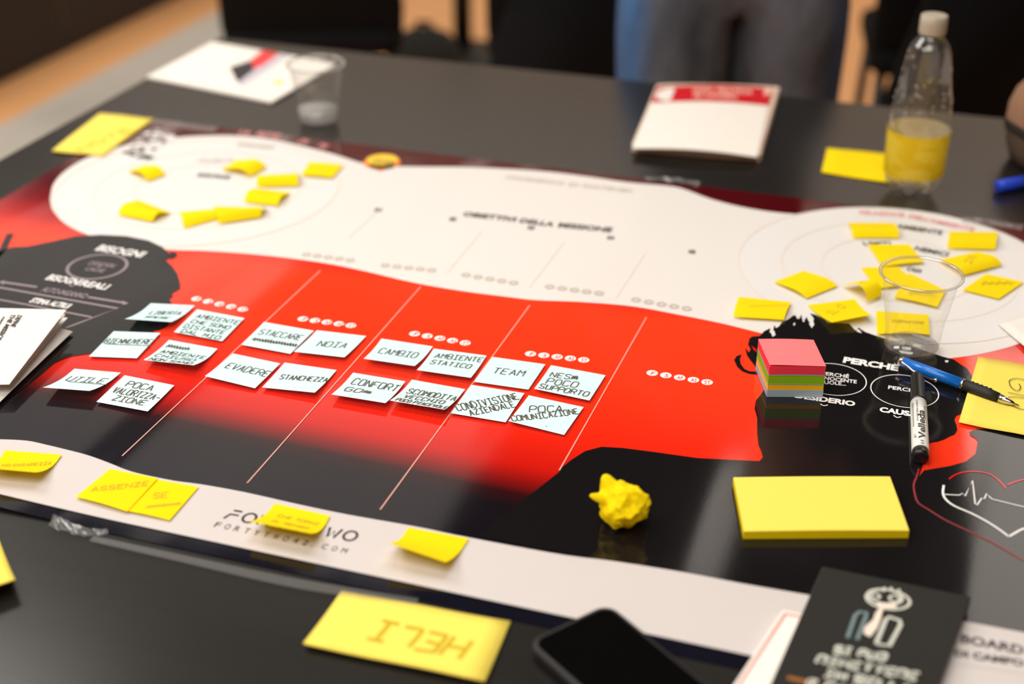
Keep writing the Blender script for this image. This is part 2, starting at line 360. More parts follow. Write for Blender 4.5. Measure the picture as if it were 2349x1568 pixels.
for nm, u0, u1, v0, v1, rad in LAMPS:
    c = W((u0 + u1) / 2, (v0 + v1) / 2, CEIL)
    where = {'left': 'over the left side of the hall', 'middle': 'left of the table', 'slim': 'slimmest of the rows above the standing person', 'right': 'beyond the right end of the table', 'key': 'straight above the poster, added as unseen main light', 'front': 'behind the photographer, added as unseen fill', 'wash': 'across the back wall, added to brighten it', 'hall': 'over the grey floor left of the table, added to brighten the floor'}[nm]
    t = empty('ceiling_light', c, 'long dark framed ceiling light ' + where, 'ceiling light', 'ceiling lights of the hall')
    mesh('diffuser', [W(u0, v0, CEIL), W(u0, v1, CEIL), W(u1, v1, CEIL), W(u1, v0, CEIL)], [(0, 1, 2, 3)], emit('lamp_glow_' + nm, rad, (1, .955, .89) if nm in ('key', 'front', 'hall') else (1, .90, .80)), t)
    fr = MB()
    for (a0, a1, b0, b1) in ((u0 - .03, u0, v0 - .03, v1 + .03), (u1, u1 + .03, v0 - .03, v1 + .03), (u0, u1, v0 - .03, v0), (u0, u1, v1, v1 + .03)):
        fr.box(W((a0 + a1) / 2, (b0 + b1) / 2, CEIL + .06), (E1, E2, Vector((0, 0, 1))), ((a1 - a0) / 2, (b1 - b0) / 2, .08))
    fr.build('frame', m_frame, t)
    for du in (.2, .8):
        for dv in (.15, .85): MB().tube([W(u0 + (u1 - u0) * du, v0 + (v1 - v0) * dv, CEIL + .02), W(u0 + (u1 - u0) * du, v0 + (v1 - v0) * dv, 3.31)], .006, 6).build('hanger', m_frame, t)

# ================================================================== table
TU0, TU1, TV0, TV1 = -1.19, .62, .42, 2.043
tb = empty('table', W((TU0 + TU1) / 2, (TV0 + TV1) / 2, 0), 'large black laminate table carrying the red poster', 'table')
bevel(uvbox('tabletop', TU0, TU1, TV0, TV1, TZ - .028, TZ, M['table'], tb), .002)
uvbox('apron', TU0 + .06, TU1 - .06, TV0 + .06, TV1 - .06, TZ - .09, TZ - .0285, M['black_plastic'], tb)
for u in (TU0 + .09, TU1 - .09):
    for v in (TV0 + .09, TV1 - .09): uvbox('leg', u - .025, u + .025, v - .025, v + .025, 0, TZ - .0905, M['black_plastic'], tb)

# ================================================================== poster
POSTER_U0, POSTER_U1, POSTER_V0, POSTER_V1 = -1.105, .135, .795, 1.662
po = empty('poster', W(-.4, 1.23, TZ), 'large glossy red, black and white printed poster taped to the black table', 'poster')
gv = []; gf = []; NU, NV = 60, 34
for j in range(NV + 1):
    for i in range(NU + 1):
        p = W(POSTER_U0 + (POSTER_U1 - POSTER_U0) * i / NU, POSTER_V0 + (POSTER_V1 - POSTER_V0) * j / NV, TZ + Z0); p.z += lift(p); gv.append(p)
for j in range(NV):
    for i in range(NU): a = j * (NU + 1) + i; gf.append((a, a + 1, a + NU + 2, a + NU + 1))
mesh('printed_sheet', gv, gf, M['poster'], po, True)
# white wave with the two discs
top = [(115, 455), (123, 422), (150, 392), (200, 362), (270, 338), (350, 322), (450, 312), (560, 312), (650, 325), (760, 352), (850, 378), (960, 382), (1060, 383), (1160, 387), (1260, 394), (1350, 405), (1440, 418), (1530, 426), (1570, 434), (1630, 456), (1700, 474), (1780, 487), (1870, 493), (1970, 492), (2060, 492), (2160, 508), (2250, 536), (2310, 562), (2370, 598), (2420, 650), (2430, 700), (2410, 740), (2349, 782), (2290, 802), (2220, 816), (2150, 824)]
bot = [(2000, 824), (1850, 790), (1740, 762), (1650, 740), (1560, 722), (1450, 702), (1330, 692), (1230, 688), (1160, 680), (1060, 667), (950, 648), (830, 620), (750, 604), (650, 590), (560, 581), (470, 575), (400, 573), (300, 565), (220, 545), (172, 525), (140, 503), (120, 480), (115, 455)]
flat('white_wave', smooth_closed(top, 4) + smooth_closed(bot, 4), M['p_white'], 1, po)
# faint printed rings
RC = P(2060, 618); LC = P(455, 433)
for c, rr in ((RC, (.172, .125, .082)), (LC, (.172, .125, .078))):
    for q, r in enumerate(rr):
        cc = Vector((c.x, c.y, TZ + layer(2 + q)))
        if q == 0: cc2 = circle_pts(cc, r - .001, 64); mesh('disc', cc2, [tuple(range(64))], M['p_disc'], po)
        v, f = ribbon_pts(circle_pts(Vector((c.x, c.y, TZ + layer(4))), r, 64), .0016, True); mesh('ring_line', v, f, M['p_faint'], po)
# left head
LH = [(-150, 590), (0, 577), (12, 571), (30, 566), (62, 565), (120, 553), (175, 541), (230, 538), (290, 541), (340, 551), (372, 566), (388, 580), (394, 577), (403, 578), (407, 584), (402, 590), (394, 594), (388, 592), (380, 597), (395, 610), (407, 628), (413, 650), (413, 662), (402, 668), (392, 675), (398, 678), (388, 686), (394, 695), (408, 704), (412, 715), (402, 730), (388, 738), (384, 748), (366, 756), (349, 759), (362, 764), (367, 770), (352, 776), (330, 786), (296, 800), (240, 808), (200, 811), (160, 817), (125, 832), (92, 860), (40, 900), (-60, 960), (-300, 960)]
flat('head_silhouette', LH, M['p_black'], 5, po)
line('brush_stroke', [(-12, 592), (6, 572), (14, 555), (24, 535)], .008, M['p_black'], 5, po, 3)
# right head and shoulder
RH = [(1719, 776), (1726, 771), (1743, 770), (1753, 759), (1767, 752), (1765, 762), (1772, 765), (1776, 745), (1780, 752), (1787, 748), (1794, 738), (1808, 732), (1818, 724), (1824, 722), (1829, 731), (1834, 730), (1838, 721), (1845, 735), (1850, 726), (1856, 738), (1865, 739), (1867, 730), (1858, 718), (1872, 722), (1888, 730), (1900, 740), (1928, 741), (1948, 742), (1962, 757), (1970, 751), (1985, 761), (2005, 768), (2030, 776), (2080, 790), (2110, 800), (2149, 813), (2165, 818), (2188, 824), (2205, 836), (2218, 844), (2228, 858), (2238, 872), (2250, 900), (2245, 930), (2215, 940), (2205, 948), (2193, 953), (2189, 962), (2194, 975), (2196, 985), (2190, 995), (2178, 1000), (2165, 1007), (2150, 1012), (2135, 1014), (2128, 1020)]
RH += [(2122, 1050), (2108, 1092), (2120, 1078), (2180, 1068), (2215, 1058), (2238, 1040), (2243, 1010), (2236, 1003), (2226, 998), (2224, 990), (2240, 983), (2300, 985), (2484, 1022), (2494, 1492), (1855, 1366), (1575, 1315), (1412, 1288), (1250, 1261), (1102, 1232), (1130, 1200), (1180, 1160), (1230, 1123), (1262, 1098), (1282, 1082), (1290, 1070), (1312, 1053), (1342, 1034), (1380, 1024), (1430, 1027), (1500, 1036), (1600, 1050), (1700, 1055), (1742, 1057), (1750, 1048), (1747, 1036), (1740, 1020), (1737, 995), (1737, 958), (1731, 936), (1734, 918), (1745, 905), (1760, 880), (1738, 852), (1730, 836), (1722, 826), (1714, 815), (1709, 797), (1718, 808), (1722, 800), (1716, 790)]
flat('head_silhouette', RH, M['p_black'], 5, po)
flat('hair_lock', [(1684, 825), (1690, 816), (1701, 812), (1697, 822), (1699, 834), (1708, 846), (1720, 851), (1740, 852), (1740, 858), (1718, 856), (1702, 850), (1691, 840)], M['p_black'], 6, po)
flat('face_highlight', [(1724, 793), (1733, 799), (1737, 808), (1730, 803)], M['p_red'], 7, po)
for q in ([(1776, 758), (1779, 768), (1772, 772), (1768, 760)], [(1856, 742), (1862, 752), (1868, 744), (1863, 730)], [(1838, 722), (1842, 738), (1846, 737)], [(1820, 741), (1824, 740), (1824, 745), (1820, 746)], [(2168, 826), (2176, 826), (2174, 831), (2168, 830)], [(1963, 752), (1972, 757), (1977, 764), (1966, 760)]):
    flat('hair_gap', q, M['p_disc'], 7, po)
# lower white band, built in a strip so that it follows the sheet
bt = smooth_closed([(-140, 1010), (-60, 1007), (0, 1007), (60, 1010), (100, 1018), (150, 1030), (200, 1043), (250, 1061), (290, 1077), (330, 1088), (400, 1102), (460, 1110), (560, 1128), (680, 1155), (800, 1180), (960, 1208), (1040, 1225), (1180, 1252), (1300, 1273), (1412, 1287), (1575, 1313), (1700, 1337), (1855, 1364), (2050, 1398), (2210, 1424), (2349, 1450), (2494, 1476)], 3)
bv = []; bf = []; NW = 6
for i, (x, y) in enumerate(bt):
    a = P(x, y, layer(6)); ua, va = uv_of(a)
    for j in range(NW + 1):
        p = W(ua, va + (.8108 - va) * j / NW, TZ + layer(6)); p.z += lift(p); bv.append(p)
    if i:
        for j in range(NW): q = (i - 1) * (NW + 1) + j; bf.append((q, q + 1, q + NW + 2, q + NW + 1))
mesh('white_band', bv, [f[::-1] for f in bf], M['p_band'], po, True)
# dividing lines, category dots
DIV = [((280, 1045), (735, 620)), ((567, 1107), (965, 657)), ((872, 1168), (1215, 700)), ((1283, 1078), (1483, 727))]
for a, b in DIV: line('divider_line', [a, b], .0011, M['p_line'], 4, po)
for a, b in [((800, 545), (870, 480)), ((1025, 625), (1105, 530)), ((1215, 658), (1295, 553)), ((1412, 684), (1480, 580))]: line('divider_line', [a, b], .0012, M['p_faint'], 4, po)
ROWS = [((451, 685), (557, 709)), ((695, 731), (805, 746)), ((951, 765), (1067, 786)), ((1217, 811), (1339, 825)), ((1496, 855), (1622, 876))]
CODES = ['F', 'S', 'AP', 'AS', 'ST']
for a, b in ROWS:
    for q in range(5):
        x, y = a[0] + (b[0] - a[0]) * q / 4, a[1] + (b[1] - a[1]) * q / 4
        c = P(x, y, layer(4)); o = mesh('category_dot', circle_pts(c, .0054, 24), [tuple(range(24))], M['p_ltext'], po)
        wpx = 4 if len(CODES[q]) == 1 else 7
        text(CODES[q], (x - wpx, y + 3.5), (x + wpx, y + 5), 8, M['p_red'], 5, o, .01)
for a, b in [((703, 583), (803, 596)), ((884, 608), (990, 619)), ((1069, 630), (1178, 648)), ((1261, 657), (1374, 672)), ((1459, 687), (1575, 707))]:
    for q in range(5):
        c = P(a[0] + (b[0] - a[0]) * q / 4, a[1] + (b[1] - a[1]) * q / 4, layer(4))
        v, f = ribbon_pts(circle_pts(c, .0038, 24), .0034, True); mesh('category_dot', v, f, M['p_grey'], po)
for q, (x, y) in enumerate([(865, 481), (1037, 502), (1217, 522), (1400, 545), (1587, 577)]):
    text('0%d' % (q + 1), (x - 8, y + 3), (x + 8, y + 4), 8, M['p_dtext'], 5, po, .04)
text('OBIETTIVI', (1060, 494), (1180, 508), 10, M['p_dtext'], 5, po, .035)
text('DELLA', (1190, 509), (1268, 519), 10, M['p_dtext'], 5, po, .035)
text('MISSIONE', (1279, 520), (1402, 532), 11, M['p_dtext'], 5, po, .035)
text('CONDIZIONI', (1157, 408), (1290, 423), 7, M['p_grey'], 5, po, .03); text('DI', (1303, 425), (1325, 427), 7, M['p_grey'], 5, po, .03); text('PARTENZA', (1335, 428), (1452, 441), 7, M['p_grey'], 5, po, .03)
for w, a, b, h, mm in [('OPPORTUNITA', (540, 334), (625, 342), 8, 'p_grey'), ('ALLEATI', (450, 370), (532, 372), 8, 'p_grey'), ('RISORSE', (450, 404), (525, 410), 8, 'p_dtext'), ('AMBIENTE', (2055, 522), (2160, 538), 10, 'p_dtext'), ('LIMITI', (1982, 562), (2046, 562), 9, 'p_dtext'), ('NEMICI', (2096, 572), (2172, 588), 10, 'p_dtext'), ('CASA', (2078, 618), (2112, 626), 9, 'p_dtext')]:
    text(w, a, b, h, M[mm], 6, po, .03)
for w, a, b in [('RELAZIONE', (1972, 490), (2075, 497)), ("DELL'AMBIENTE", (2082, 498), (2232, 530))]: text(w, a, b, 9, M['p_pink'], 6, po, .03)
for w, a, b in [('LA', (545, 306), (568, 309)), ('RETE', (585, 310), (636, 316)), ('DI', (682, 326), (698, 329)), ('TE', (722, 336), (742, 341))]: text(w, a, b, 9, M['p_pink'], 6, po, .03)
# ink splatter at the far left corner of the print
r2 = random.Random(3)
for q in range(46):
    s, t = r2.random(), r2.random(); x = 285 + 50 * s + 65 * t; y = 352 - 4 * s - 62 * t + 26 * s
    c = P(x, y, layer(6) + q * 2e-6); r = r2.uniform(.003, .008)
    pts = [Vector((c.x + r * r2.uniform(.5, 1.3) * math.cos(k), c.y + r * r2.uniform(.5, 1.3) * math.sin(k), c.z)) for k in [i * .7 for i in range(9)]]
    mesh('ink_splash', pts, [tuple(range(9))], M['p_disc'] if t > .25 and q % 4 else M['p_dtext'], po)
# badge
bc = P(876, 372, layer(6)); mesh('badge', circle_pts(bc, .0235, 40), [tuple(range(40))], M['p_orange'], po)
b2 = P(877, 366, layer(7)); mesh('badge_face', [p for p in circle_pts(b2, .0205, 40)], [tuple(range(40))], M['p_amber'], po)
flat('badge_tip', [(845, 380), (870, 392), (905, 382), (900, 372), (850, 372)], M['p_orange'], 6, po)
text('CLAN', (852, 372), (900, 378), 9, M['p_dtext'], 8, po, .03)
# left head print
text('BISOGNI', (217, 573), (322, 590), 13, M['p_ltext'], 8, po, .03)
v, f = ribbon_pts(circle_pts(P(223, 611, layer(7)), .0315, 48), .0034, True); mesh('ring_line', v, f, M['p_mauve'], po)
text('DESIDERI', (201, 606), (259, 614), 8, M['p_mauve'], 8, po, .02); text('E', (222, 613), (227, 614), 5, M['p_mauve'], 8, po, .03); text('CAUSE', (193, 619), (235, 625), 8, M['p_mauve'], 8, po, .02)
text('BISOGNI', (103, 640), (178, 653), 12, M['p_ltext'], 8, po, .03); text('REALI', (181, 654), (241, 664), 12, M['p_ltext'], 8, po, .03)
text('AUTO-INGANNO', (92, 667), (193, 684), 10, M['p_mauve'], 8, po, .03)
text('STIMA', (66, 692), (107, 699), 10, M['p_ltext'], 8, po, .04); text('ALTRUI', (110, 699), (154, 707), 10, M['p_ltext'], 8, po, .04)
line('arrow_line', [(85, 658), (2, 646)], .004, M['p_mauve'], 7, po); line('arrow_line', [(202, 681), (290, 695)], .004, M['p_mauve'], 7, po)
flat('arrow_head', [(10, 643), (-4, 646), (9, 653)], M['p_mauve'], 8, po); flat('arrow_head', [(281, 689), (295, 696), (281, 699)], M['p_mauve'], 8, po)
line('scale_line', [(-40, 652), (270, 707), (150, 752)], .0036, M['p_mauve'], 7, po); line('scale_line', [(-40, 680), (60, 698), (210, 727)], .003, M['p_mauve'], 7, po)
line('caret', [(158, 652), (165, 657), (170, 653)], .002, M['p_mauve'], 7, po)
# right head print
text('PERCHÉ', (1933, 830), (2060, 850), 13, M['p_ltext'], 8, po, .05)
c = P(1911, 869, layer(7)); v, f = ribbon_pts(circle_pts(c, .0305, 64), .0010, True); mesh('ring_line', v, f, M['p_ltext'], po)
c = P(2075, 896, layer(7)); v, f = ribbon_pts(circle_pts(c, .0305, 64), .0010, True); mesh('ring_line', v, f, M['p_ltext'], po)
text('PERCHÉ', (1885, 859), (1947, 867), 8, M['p_ltext'], 8, po, .025); text('INNOCENTE', (1874, 868), (1965, 879), 8, M['p_ltext'], 8, po, .025); text('VUOLE...', (1880, 879), (1941, 884), 8, M['p_ltext'], 8, po, .025)
text('PERCHÉ', (2037, 891), (2108, 901), 8, M['p_ltext'], 8, po, .025)
text('DESIDERIO', (1823, 911), (1961, 931), 11, M['p_ltext'], 8, po, .05); text('CAUSA', (2017, 943), (2105, 956), 11, M['p_ltext'], 8, po, .05)
line('caret', [(1882, 926), (1890, 930), (1899, 928)], .0013, M['p_ltext'], 8, po, 2); line('caret', [(2050, 952), (2058, 957), (2067, 955)], .0013, M['p_ltext'], 8, po, 2)
# heart, pulse line and thread
line('heart_line', [(2165, 1112), (2163, 1130), (2170, 1145), (2190, 1160), (2225, 1175), (2258, 1192), (2290, 1212), (2314, 1230)], 0.0019, M['p_ltext'], 8, po, 3)
line('heart_line', [(2314, 1230), (2340, 1215), (2380, 1200), (2420, 1170)], 0.0019, M['p_ltext'], 8, po)
line('heart_line', [(2177, 1098), (2190, 1089), (2212, 1082), (2240, 1081), (2268, 1086), (2290, 1100), (2307, 1119)], .0012, M['p_red'], 8, po, 3)
line('heart_line', [(2311, 1112), (2330, 1104), (2360, 1100), (2400, 1120)], .0012, M['p_red'], 8, po, 3)
line('pulse_line', [(2165, 1133), (2200, 1135), (2208, 1131), (2214, 1137), (2231, 1101), (2237, 1155), (2241, 1158), (2252, 1142), (2258, 1143), (2264, 1131), (2270, 1139), (2276, 1144), (2300, 1150), (2345, 1161), (2380, 1165)], .0011, M['p_ltext'], 8, po)
line('thread_line', [(2108, 1074), (2103, 1092), (2096, 1110), (2098, 1130), (2106, 1152), (2130, 1168), (2165, 1190), (2200, 1207), (2226, 1219), (2280, 1245), (2349, 1285)], .0015, M['p_dred'], 8, po, 3)
# band lettering: word mark drawn in strokes, then the address
def wordmark():
    A, B = P(513, 1188, layer(8)), P(811, 1241, layer(8)); d = (B - A); h = Vector((-d.y, d.x, 0)).normalized() * .0125
    sh = {'F': [[(0, 0), (.25, .55), (.95, .55)], [(.28, 1), (1, 1)]], 'O': [[(.5 + .5 * math.cos(k * .314), .5 + .5 * math.sin(k * .314)) for k in range(21)]], 'R': [[(0, 0), (0, 1), (.7, 1), (.85, .75), (.7, .5), (.1, .5), (.9, 0)]], 'T': [[(0, 1), (1, 1)], [(.5, 1), (.5, 0)]], 'Y': [[(0, 1), (.5, .5), (1, 1)], [(.5, .5), (.5, 0)]], 'W': [[(0, 1), (.25, 0), (.5, .7), (.75, 0), (1, 1)]], 'V': [[(0, 1), (.4, 0), (1, 1)]]}
    v = []; f = []
    for i, ch in enumerate('FORTYTWO'):
        for pl in sh[ch]:
            pts = [A + d * ((i + x * .72) / 7.72) + h * y for x, y in pl]; rv, rf = ribbon_pts(pts, .0021)
            k = len(v); v += rv; f += [tuple(a + k for a in q) for q in rf]
    return mesh('lettering', v, f, M['p_logo'], po)
wordmark()
for i, ch in enumerate('FORTYTWO42.COM'):
    x = 489 + i * 22.4; y = 1207 + i * 4.55; w = 12 if ch not in '.' else 3
    text(ch, (x, y), (x + w, y + w * .2), 12, M['p_logo'], 8, po, .0)
text('BOARD', (2203, 1472), (2349, 1500), 20, M['p_logo'], 8, po, .03); text('DI CAMPO', (2190, 1503), (2349, 1527), 15, M['p_logo'], 8, po, .04)
line('rule_line', [(2190, 1520), (2349, 1545)], .0008, M['p_grey'], 8, po)

# clear tape on the poster edges
def tape(name, label, pix, h=.0022, crumple=.0):
    pts = []
    rows = [smooth_closed(pix[0], 6), smooth_closed(pix[1], 6)]; n = min(len(r) for r in rows); v = []; f = []
    rr = random.Random(len(label)); m = 4
    for i in range(n):
        a = P(*rows[0][i], h); b = P(*rows[1][i], h)
        for j in range(m + 1):
            p = a.lerp(b, j / m); p.z += lift(p) * 1.05 + crumple * rr.random(); v.append(p)
        if i:
            for j in range(m): q = (i - 1) * (m + 1) + j; f.append((q, q + 1, q + m + 2, q + m + 1))
    o = mesh(name, v, f, M['tape'], None, False, origin=v[0]); return tag(o, label, 'tape', 'clear tape on the poster edges')
tape('tape_strip', 'crumpled clear tape on the near left edge of the poster', ([(123, 1184), (140, 1190), (170, 1205), (215, 1215), (250, 1216)], [(113, 1212), (150, 1222), (195, 1232), (215, 1230), (246, 1226)]), crumple=.0022)
tape('tape_strip', 'long flat clear tape along the near edge below the wordmark', ([(215, 1228), (420, 1272), (700, 1330), (960, 1372)], [(205, 1240), (415, 1288), (690, 1350), (955, 1386)]), .003)
tape('tape_strip', 'short clear tape at the far edge near the red booklet', ([(1478, 408), (1520, 408), (1570, 412), (1606, 420)], [(1484, 416), (1522, 416), (1570, 421), (1602, 430)]), .0022, .003)
tape('tape_strip', 'clear tape on the far left corner beside the big yellow note', ([(232, 258), (330, 270), (500, 292)], [(240, 266), (330, 280), (490, 305)]), .0022, .001)
tape('tape_strip', 'clear tape at the far edge behind the clear bottle', ([(2208, 497), (2260, 503), (2349, 516)], [(2206, 510), (2258, 516), (2345, 528)]), .0022, .001)

# ================================================================== sticky notes
def solve(a, bx, by, size, zb, zmax=.034):
    best = None
    z = 0.0
    while z <= zmax:
        p = P(bx, by, zb + z); d = (p - a).length
        if d >= size: return p
        z += .0005
    return p
def note(name, label, pix, m, kind='curl', lines=None, group=None, size=.051, zb=.0025, arch=.008, ink=None, thick=None, cat='sticky note', nu=10, nv=12, free=None):
    """A sheet whose first edge (TL-TR) sticks; the other edge curls up, arches or lies flat."""
    TL, TR = P(*pix[0], zb), P(*pix[1], zb)
    if kind == 'curl': BR, BL = solve(TR, *pix[2], size, zb), solve(TL, *pix[3], size, zb)
    else: BR, BL = P(*pix[2], zb), P(*pix[3], zb)
    zr, zl = BR.z - TR.z, BL.z - TL.z
    def surf(s, t):
        top = TL.lerp(TR, s); bt = BL.lerp(BR, s); p = top.lerp(bt, t)
        base = TL.z
        if kind == 'curl':
            k = max(0, (t - .22) / .78); p.z = base + (zl + (zr - zl) * s) * k ** 1.7 + .0004
        elif kind == 'arch':
            p.z = base + arch * (math.sin(math.pi * min(1, t) ** 1.7) ** .8 if 0 < t < 1 else 0)
        else: p.z = base + .0004 * t + (.001 * math.sin(s * 3) * t if kind == 'flat' else 0)
        p.z += lift(p); return p
    o = empty(name, (TL + TR + BR + BL) / 4 - Vector((0, 0, ((TL + TR + BR + BL) / 4).z - TZ - .001)), label, cat, group) if False else None
    v = [surf(i / nu, j / nv) for j in range(nv + 1) for i in range(nu + 1)]
    f = [(j * (nu + 1) + i, (j + 1) * (nu + 1) + i, (j + 1) * (nu + 1) + i + 1, j * (nu + 1) + i + 1) for j in range(nv) for i in range(nu)]
    o = tag(mesh(name, v, f, m, None, True, origin=Vector((TL.x, TL.y, TZ))), label, cat, group)
    if lines:
        w, h = (TR - TL).length, max((BL - TL).length, .02); hand(surf, lines, (w, h), o, ink or M['ink'])
    return o
G_B = 'pale blue sticky notes on the red columns'
BL_NOTES = [
 ('liberta', 'half lifted pale blue note by the black head, its lower edge curling up', [(346, 696), (447, 701), (393, 739), (286, 732)], [('LIBERTA', .25, .55, .9, .5, .22), ('SPESE', .3, .8, .8, .8, .15)]),
 ('ambiente', 'pale blue note reading four lines about an environment far from home', [(452, 710), (561, 730), (510, 783), (399, 762)], [('AMBIENTE', .12, .33, .98, .3, .18), ('CHE SONO', .12, .55, .9, .53, .15), ('DISTANTE', .08, .78, .9, .76, .17), ('DAL MIO', .12, .97, .9, .97, .15)]),
 ('benessere', 'pale blue note with one underlined word on the black shoulder', [(261, 760), (368, 764), (314, 822), (204, 818)], [('BIENNUVERE', .03, .48, .98, .45, .2), ('-', .02, .56, .98, .56, .1)]),
 ('chiuso', 'pale blue note with a crossed out first line and the words not healthy', [(388, 780), (499, 800), (444, 838), (329, 826)], [('~~', .08, .32, .45, .3, .2), ('AMBIENTE', .08, .55, .95, .52, .16), ('CHIUSO', .08, .75, .85, .73, .15), ('NON SANO', .08, .97, .9, .95, .16)]),
 ('utile', 'lowest left pale blue note with the single underlined word for useful', [(171, 846), (277, 855), (205, 897), (98, 889)], [('UTILE', .12, .5, .9, .48, .24), ('-', .08, .58, 1, .58, .1)]),
 ('valorizzazione', 'pale blue note saying little appreciation, first column lower right', [(286, 861), (400, 884), (339, 944), (221, 922)], [('POCA', .2, .35, .7, .33, .22), ('VALORIZZA-', .08, .62, .97, .6, .22), ('ZIONE', .22, .86, .82, .84, .2)]),
 ('staccare', 'pale blue note in the second column with a scribbled out lower line', [(606, 739), (720, 759), (666, 812), (554, 791)], [('STACCARE', .1, .5, .92, .46, .24), ('~~~~', .1, .8, .9, .76, .2)]),
 ('noia', 'pale blue note with the word for boredom in the second column', [(727, 758), (840, 771), (790, 820), (674, 807)], [('NOIA', .28, .64, .82, .6, .26)]),
 ('evadere', 'pale blue note with the word for escaping in the second column', [(534, 811), (643, 834), (585, 891), (470, 863)], [('EVADERE', .14, .55, .98, .55, .24)]),
 ('stanchezza', 'pale blue note with the word for tiredness in the second column', [(653, 832), (772, 849), (722, 901), (601, 889)], [('STANCHEZZA', .16, .62, 1.0, .5, .2)]),
 ('cambio', 'pale blue note with the word for change in the third column', [(875, 777), (993, 795), (951, 840), (834, 823)], [('CAMBIO', .14, .62, .85, .58, .28)]),
 ('statico', 'pale blue note about a static environment in the third column', [(995, 800), (1116, 816), (1080, 867), (956, 849)], [('AMBIENTE', .12, .34, .98, .28, .2), ('STATICO', .12, .62, .85, .6, .2)]),
 ('confort', 'pale blue note about comfort in the third column', [(810, 855), (930, 875), (884, 925), (760, 905)], [('CONFORT', .12, .42, .96, .42, .27), ('GO~', .12, .74, .55, .72, .2)]),
 ('scomodita', 'pale blue note about discomfort, three lines, lifted front edge', [(945, 871), (1067, 893), (1020, 940), (894, 919)], [('SCOMODITA', .1, .52, .98, .5, .22), ('VECCHIO', .14, .75, .85, .73, .18), ('POCO PIACEVOLE', .08, .95, 1.0, .95, .15)]),
 ('team', 'pale blue note with the word for team in the fourth column', [(1130, 819), (1251, 836), (1212, 894), (1087, 876)], [('TEAM', .2, .6, .75, .56, .24)]),
 ('supporto', 'pale blue note about little support, first line struck out', [(1264, 838), (1389, 861), (1352, 919), (1225, 892)], [('NES~', .1, .42, .55, .38, .2), ('POCO', .12, .7, .65, .64, .23), ('SUPPORTO', .06, .93, .92, .88, .2)]),
 ('condivisione', 'pale blue note about sharing in the company, writing slopes upward', [(1081, 883), (1203, 902), (1160, 969), (1034, 948)], [('CONDIVISIONE', .1, .9, .98, .22, .24), ('AZIENDALE', .36, .98, 1.0, .48, .2)]),
 ('comunicazione', 'front-most pale blue note about little communication', [(1213, 907), (1339, 934), (1294, 998), (1166, 966)], [('POCA', .22, .55, .72, .3, .24), ('COMUNICAZIONE', .07, .97, 1.0, .25, .2), ('.', .62, .88, .66, .88, .1)]),
]
for nm, lab, px, ln in BL_NOTES: note('sticky_note', lab, px, M['blue'], 'curl', ln, G_B)

GL = 'yellow sticky notes in the left disc'
LEFT = [('small yellow note lying alone on the left of the far disc', [(293, 392), (333, 378), (380, 400), (338, 415)], .007),
 ('yellow note under the far disc lettering, fourth from its right edge', [(508, 388), (545, 366), (612, 383), (574, 405)], .007),
 ('flat yellow note nearest the orange badge', [(710, 371), (788, 377), (762, 408), (690, 402)], .001),
 ('yellow note just below the one nearest the orange badge', [(590, 402), (685, 397), (684, 426), (590, 428)], .008),
 ('yellow note on the right of the left disc between two pairs', [(580, 431), (666, 441), (637, 471), (560, 463)], .006),
 ('curled yellow note at the near left of the left disc', [(316, 458), (392, 487), (350, 508), (270, 492)], .007),
 ('yellow note under the twisted one at the near side of the left disc', [(412, 486), (520, 476), (496, 503), (422, 523)], .006),
 ('twisted yellow note overlapping another at the near side of the left disc', [(490, 473), (615, 477), (598, 498), (500, 512)], .009)]
for lab, px, ar in LEFT: note('sticky_note', lab, px, M['yellow'], 'arch' if ar > .002 else 'flat', None, GL, arch=ar, zb=.003 if 'twisted one' not in lab else .0022)
GR = 'yellow sticky notes in the right disc'
SC = [('~~', .2, .6, .8, .5, .15)]
RIGHT = [('yellow note at the top of the right disc below the pink lettering', [(1945, 510), (2050, 511), (2063, 546), (1955, 545)], 'arch', .006, None),
 ('yellow note at the far right rim of the right disc', [(2178, 530), (2289, 532), (2283, 572), (2173, 569)], 'arch', .006, None),
 ('yellow note just behind the clear cup, top edge beside small lettering', [(1990, 560), (2086, 560), (2120, 602), (2024, 612)], 'flat', .002, None),
 ('yellow note with a slanted scribble to the upper right of the clear cup', [(2152, 596), (2243, 576), (2299, 607), (2205, 632)], 'arch', .005, [('IE', .35, .75, .75, .35, .2)]),
 ('yellow note with a scribble at the right end of the right disc', [(2262, 628), (2349, 647), (2291, 686), (2207, 665)], 'curl', .005, [('~', .3, .6, .7, .4, .3)]),
 ('yellow diamond shaped note at the left of the right disc', [(1775, 646), (1844, 620), (1922, 655), (1850, 684)], 'arch', .003, None),
 ('curled yellow note left of the clear cup overlapping two others', [(1932, 652), (1975, 644), (2024, 676), (1990, 692)], 'arch', .012, [('~', .3, .6, .7, .5, .2)]),
 ('yellow note at the near left of the right disc above the red field', [(1694, 680), (1815, 692), (1798, 733), (1682, 726)], 'arch', .003, [('-', .2, .7, .9, .4, .2)]),
 ('yellow note touching the hair of the right printed head', [(1852, 700), (1960, 686), (2000, 722), (1908, 740)], 'curl', .005, [('IL O', .25, .6, .7, .3, .2)]),
 ('yellow note seen through the upper left of the clear cup', [(1975, 613), (2060, 611), (2110, 655), (2010, 662)], 'flat', .002, None),
 ('yellow note seen through the middle of the clear cup', [(2085, 625), (2170, 665), (2150, 705), (2050, 682)], 'flat', .002, [('PROVE', .35, .8, .85, .5, .15)]),
 ('yellow note seen through the lower part of the clear cup', [(2010, 712), (2130, 721), (2133, 768), (2012, 766)], 'flat', .002, [('FORMAZIONE', .3, .5, .9, .5, .12)]),
 ('yellow note at the right picture edge beside the white sheet', [(2350, 720), (2440, 702), (2460, 745), (2306, 746)], 'flat', .002, None)]
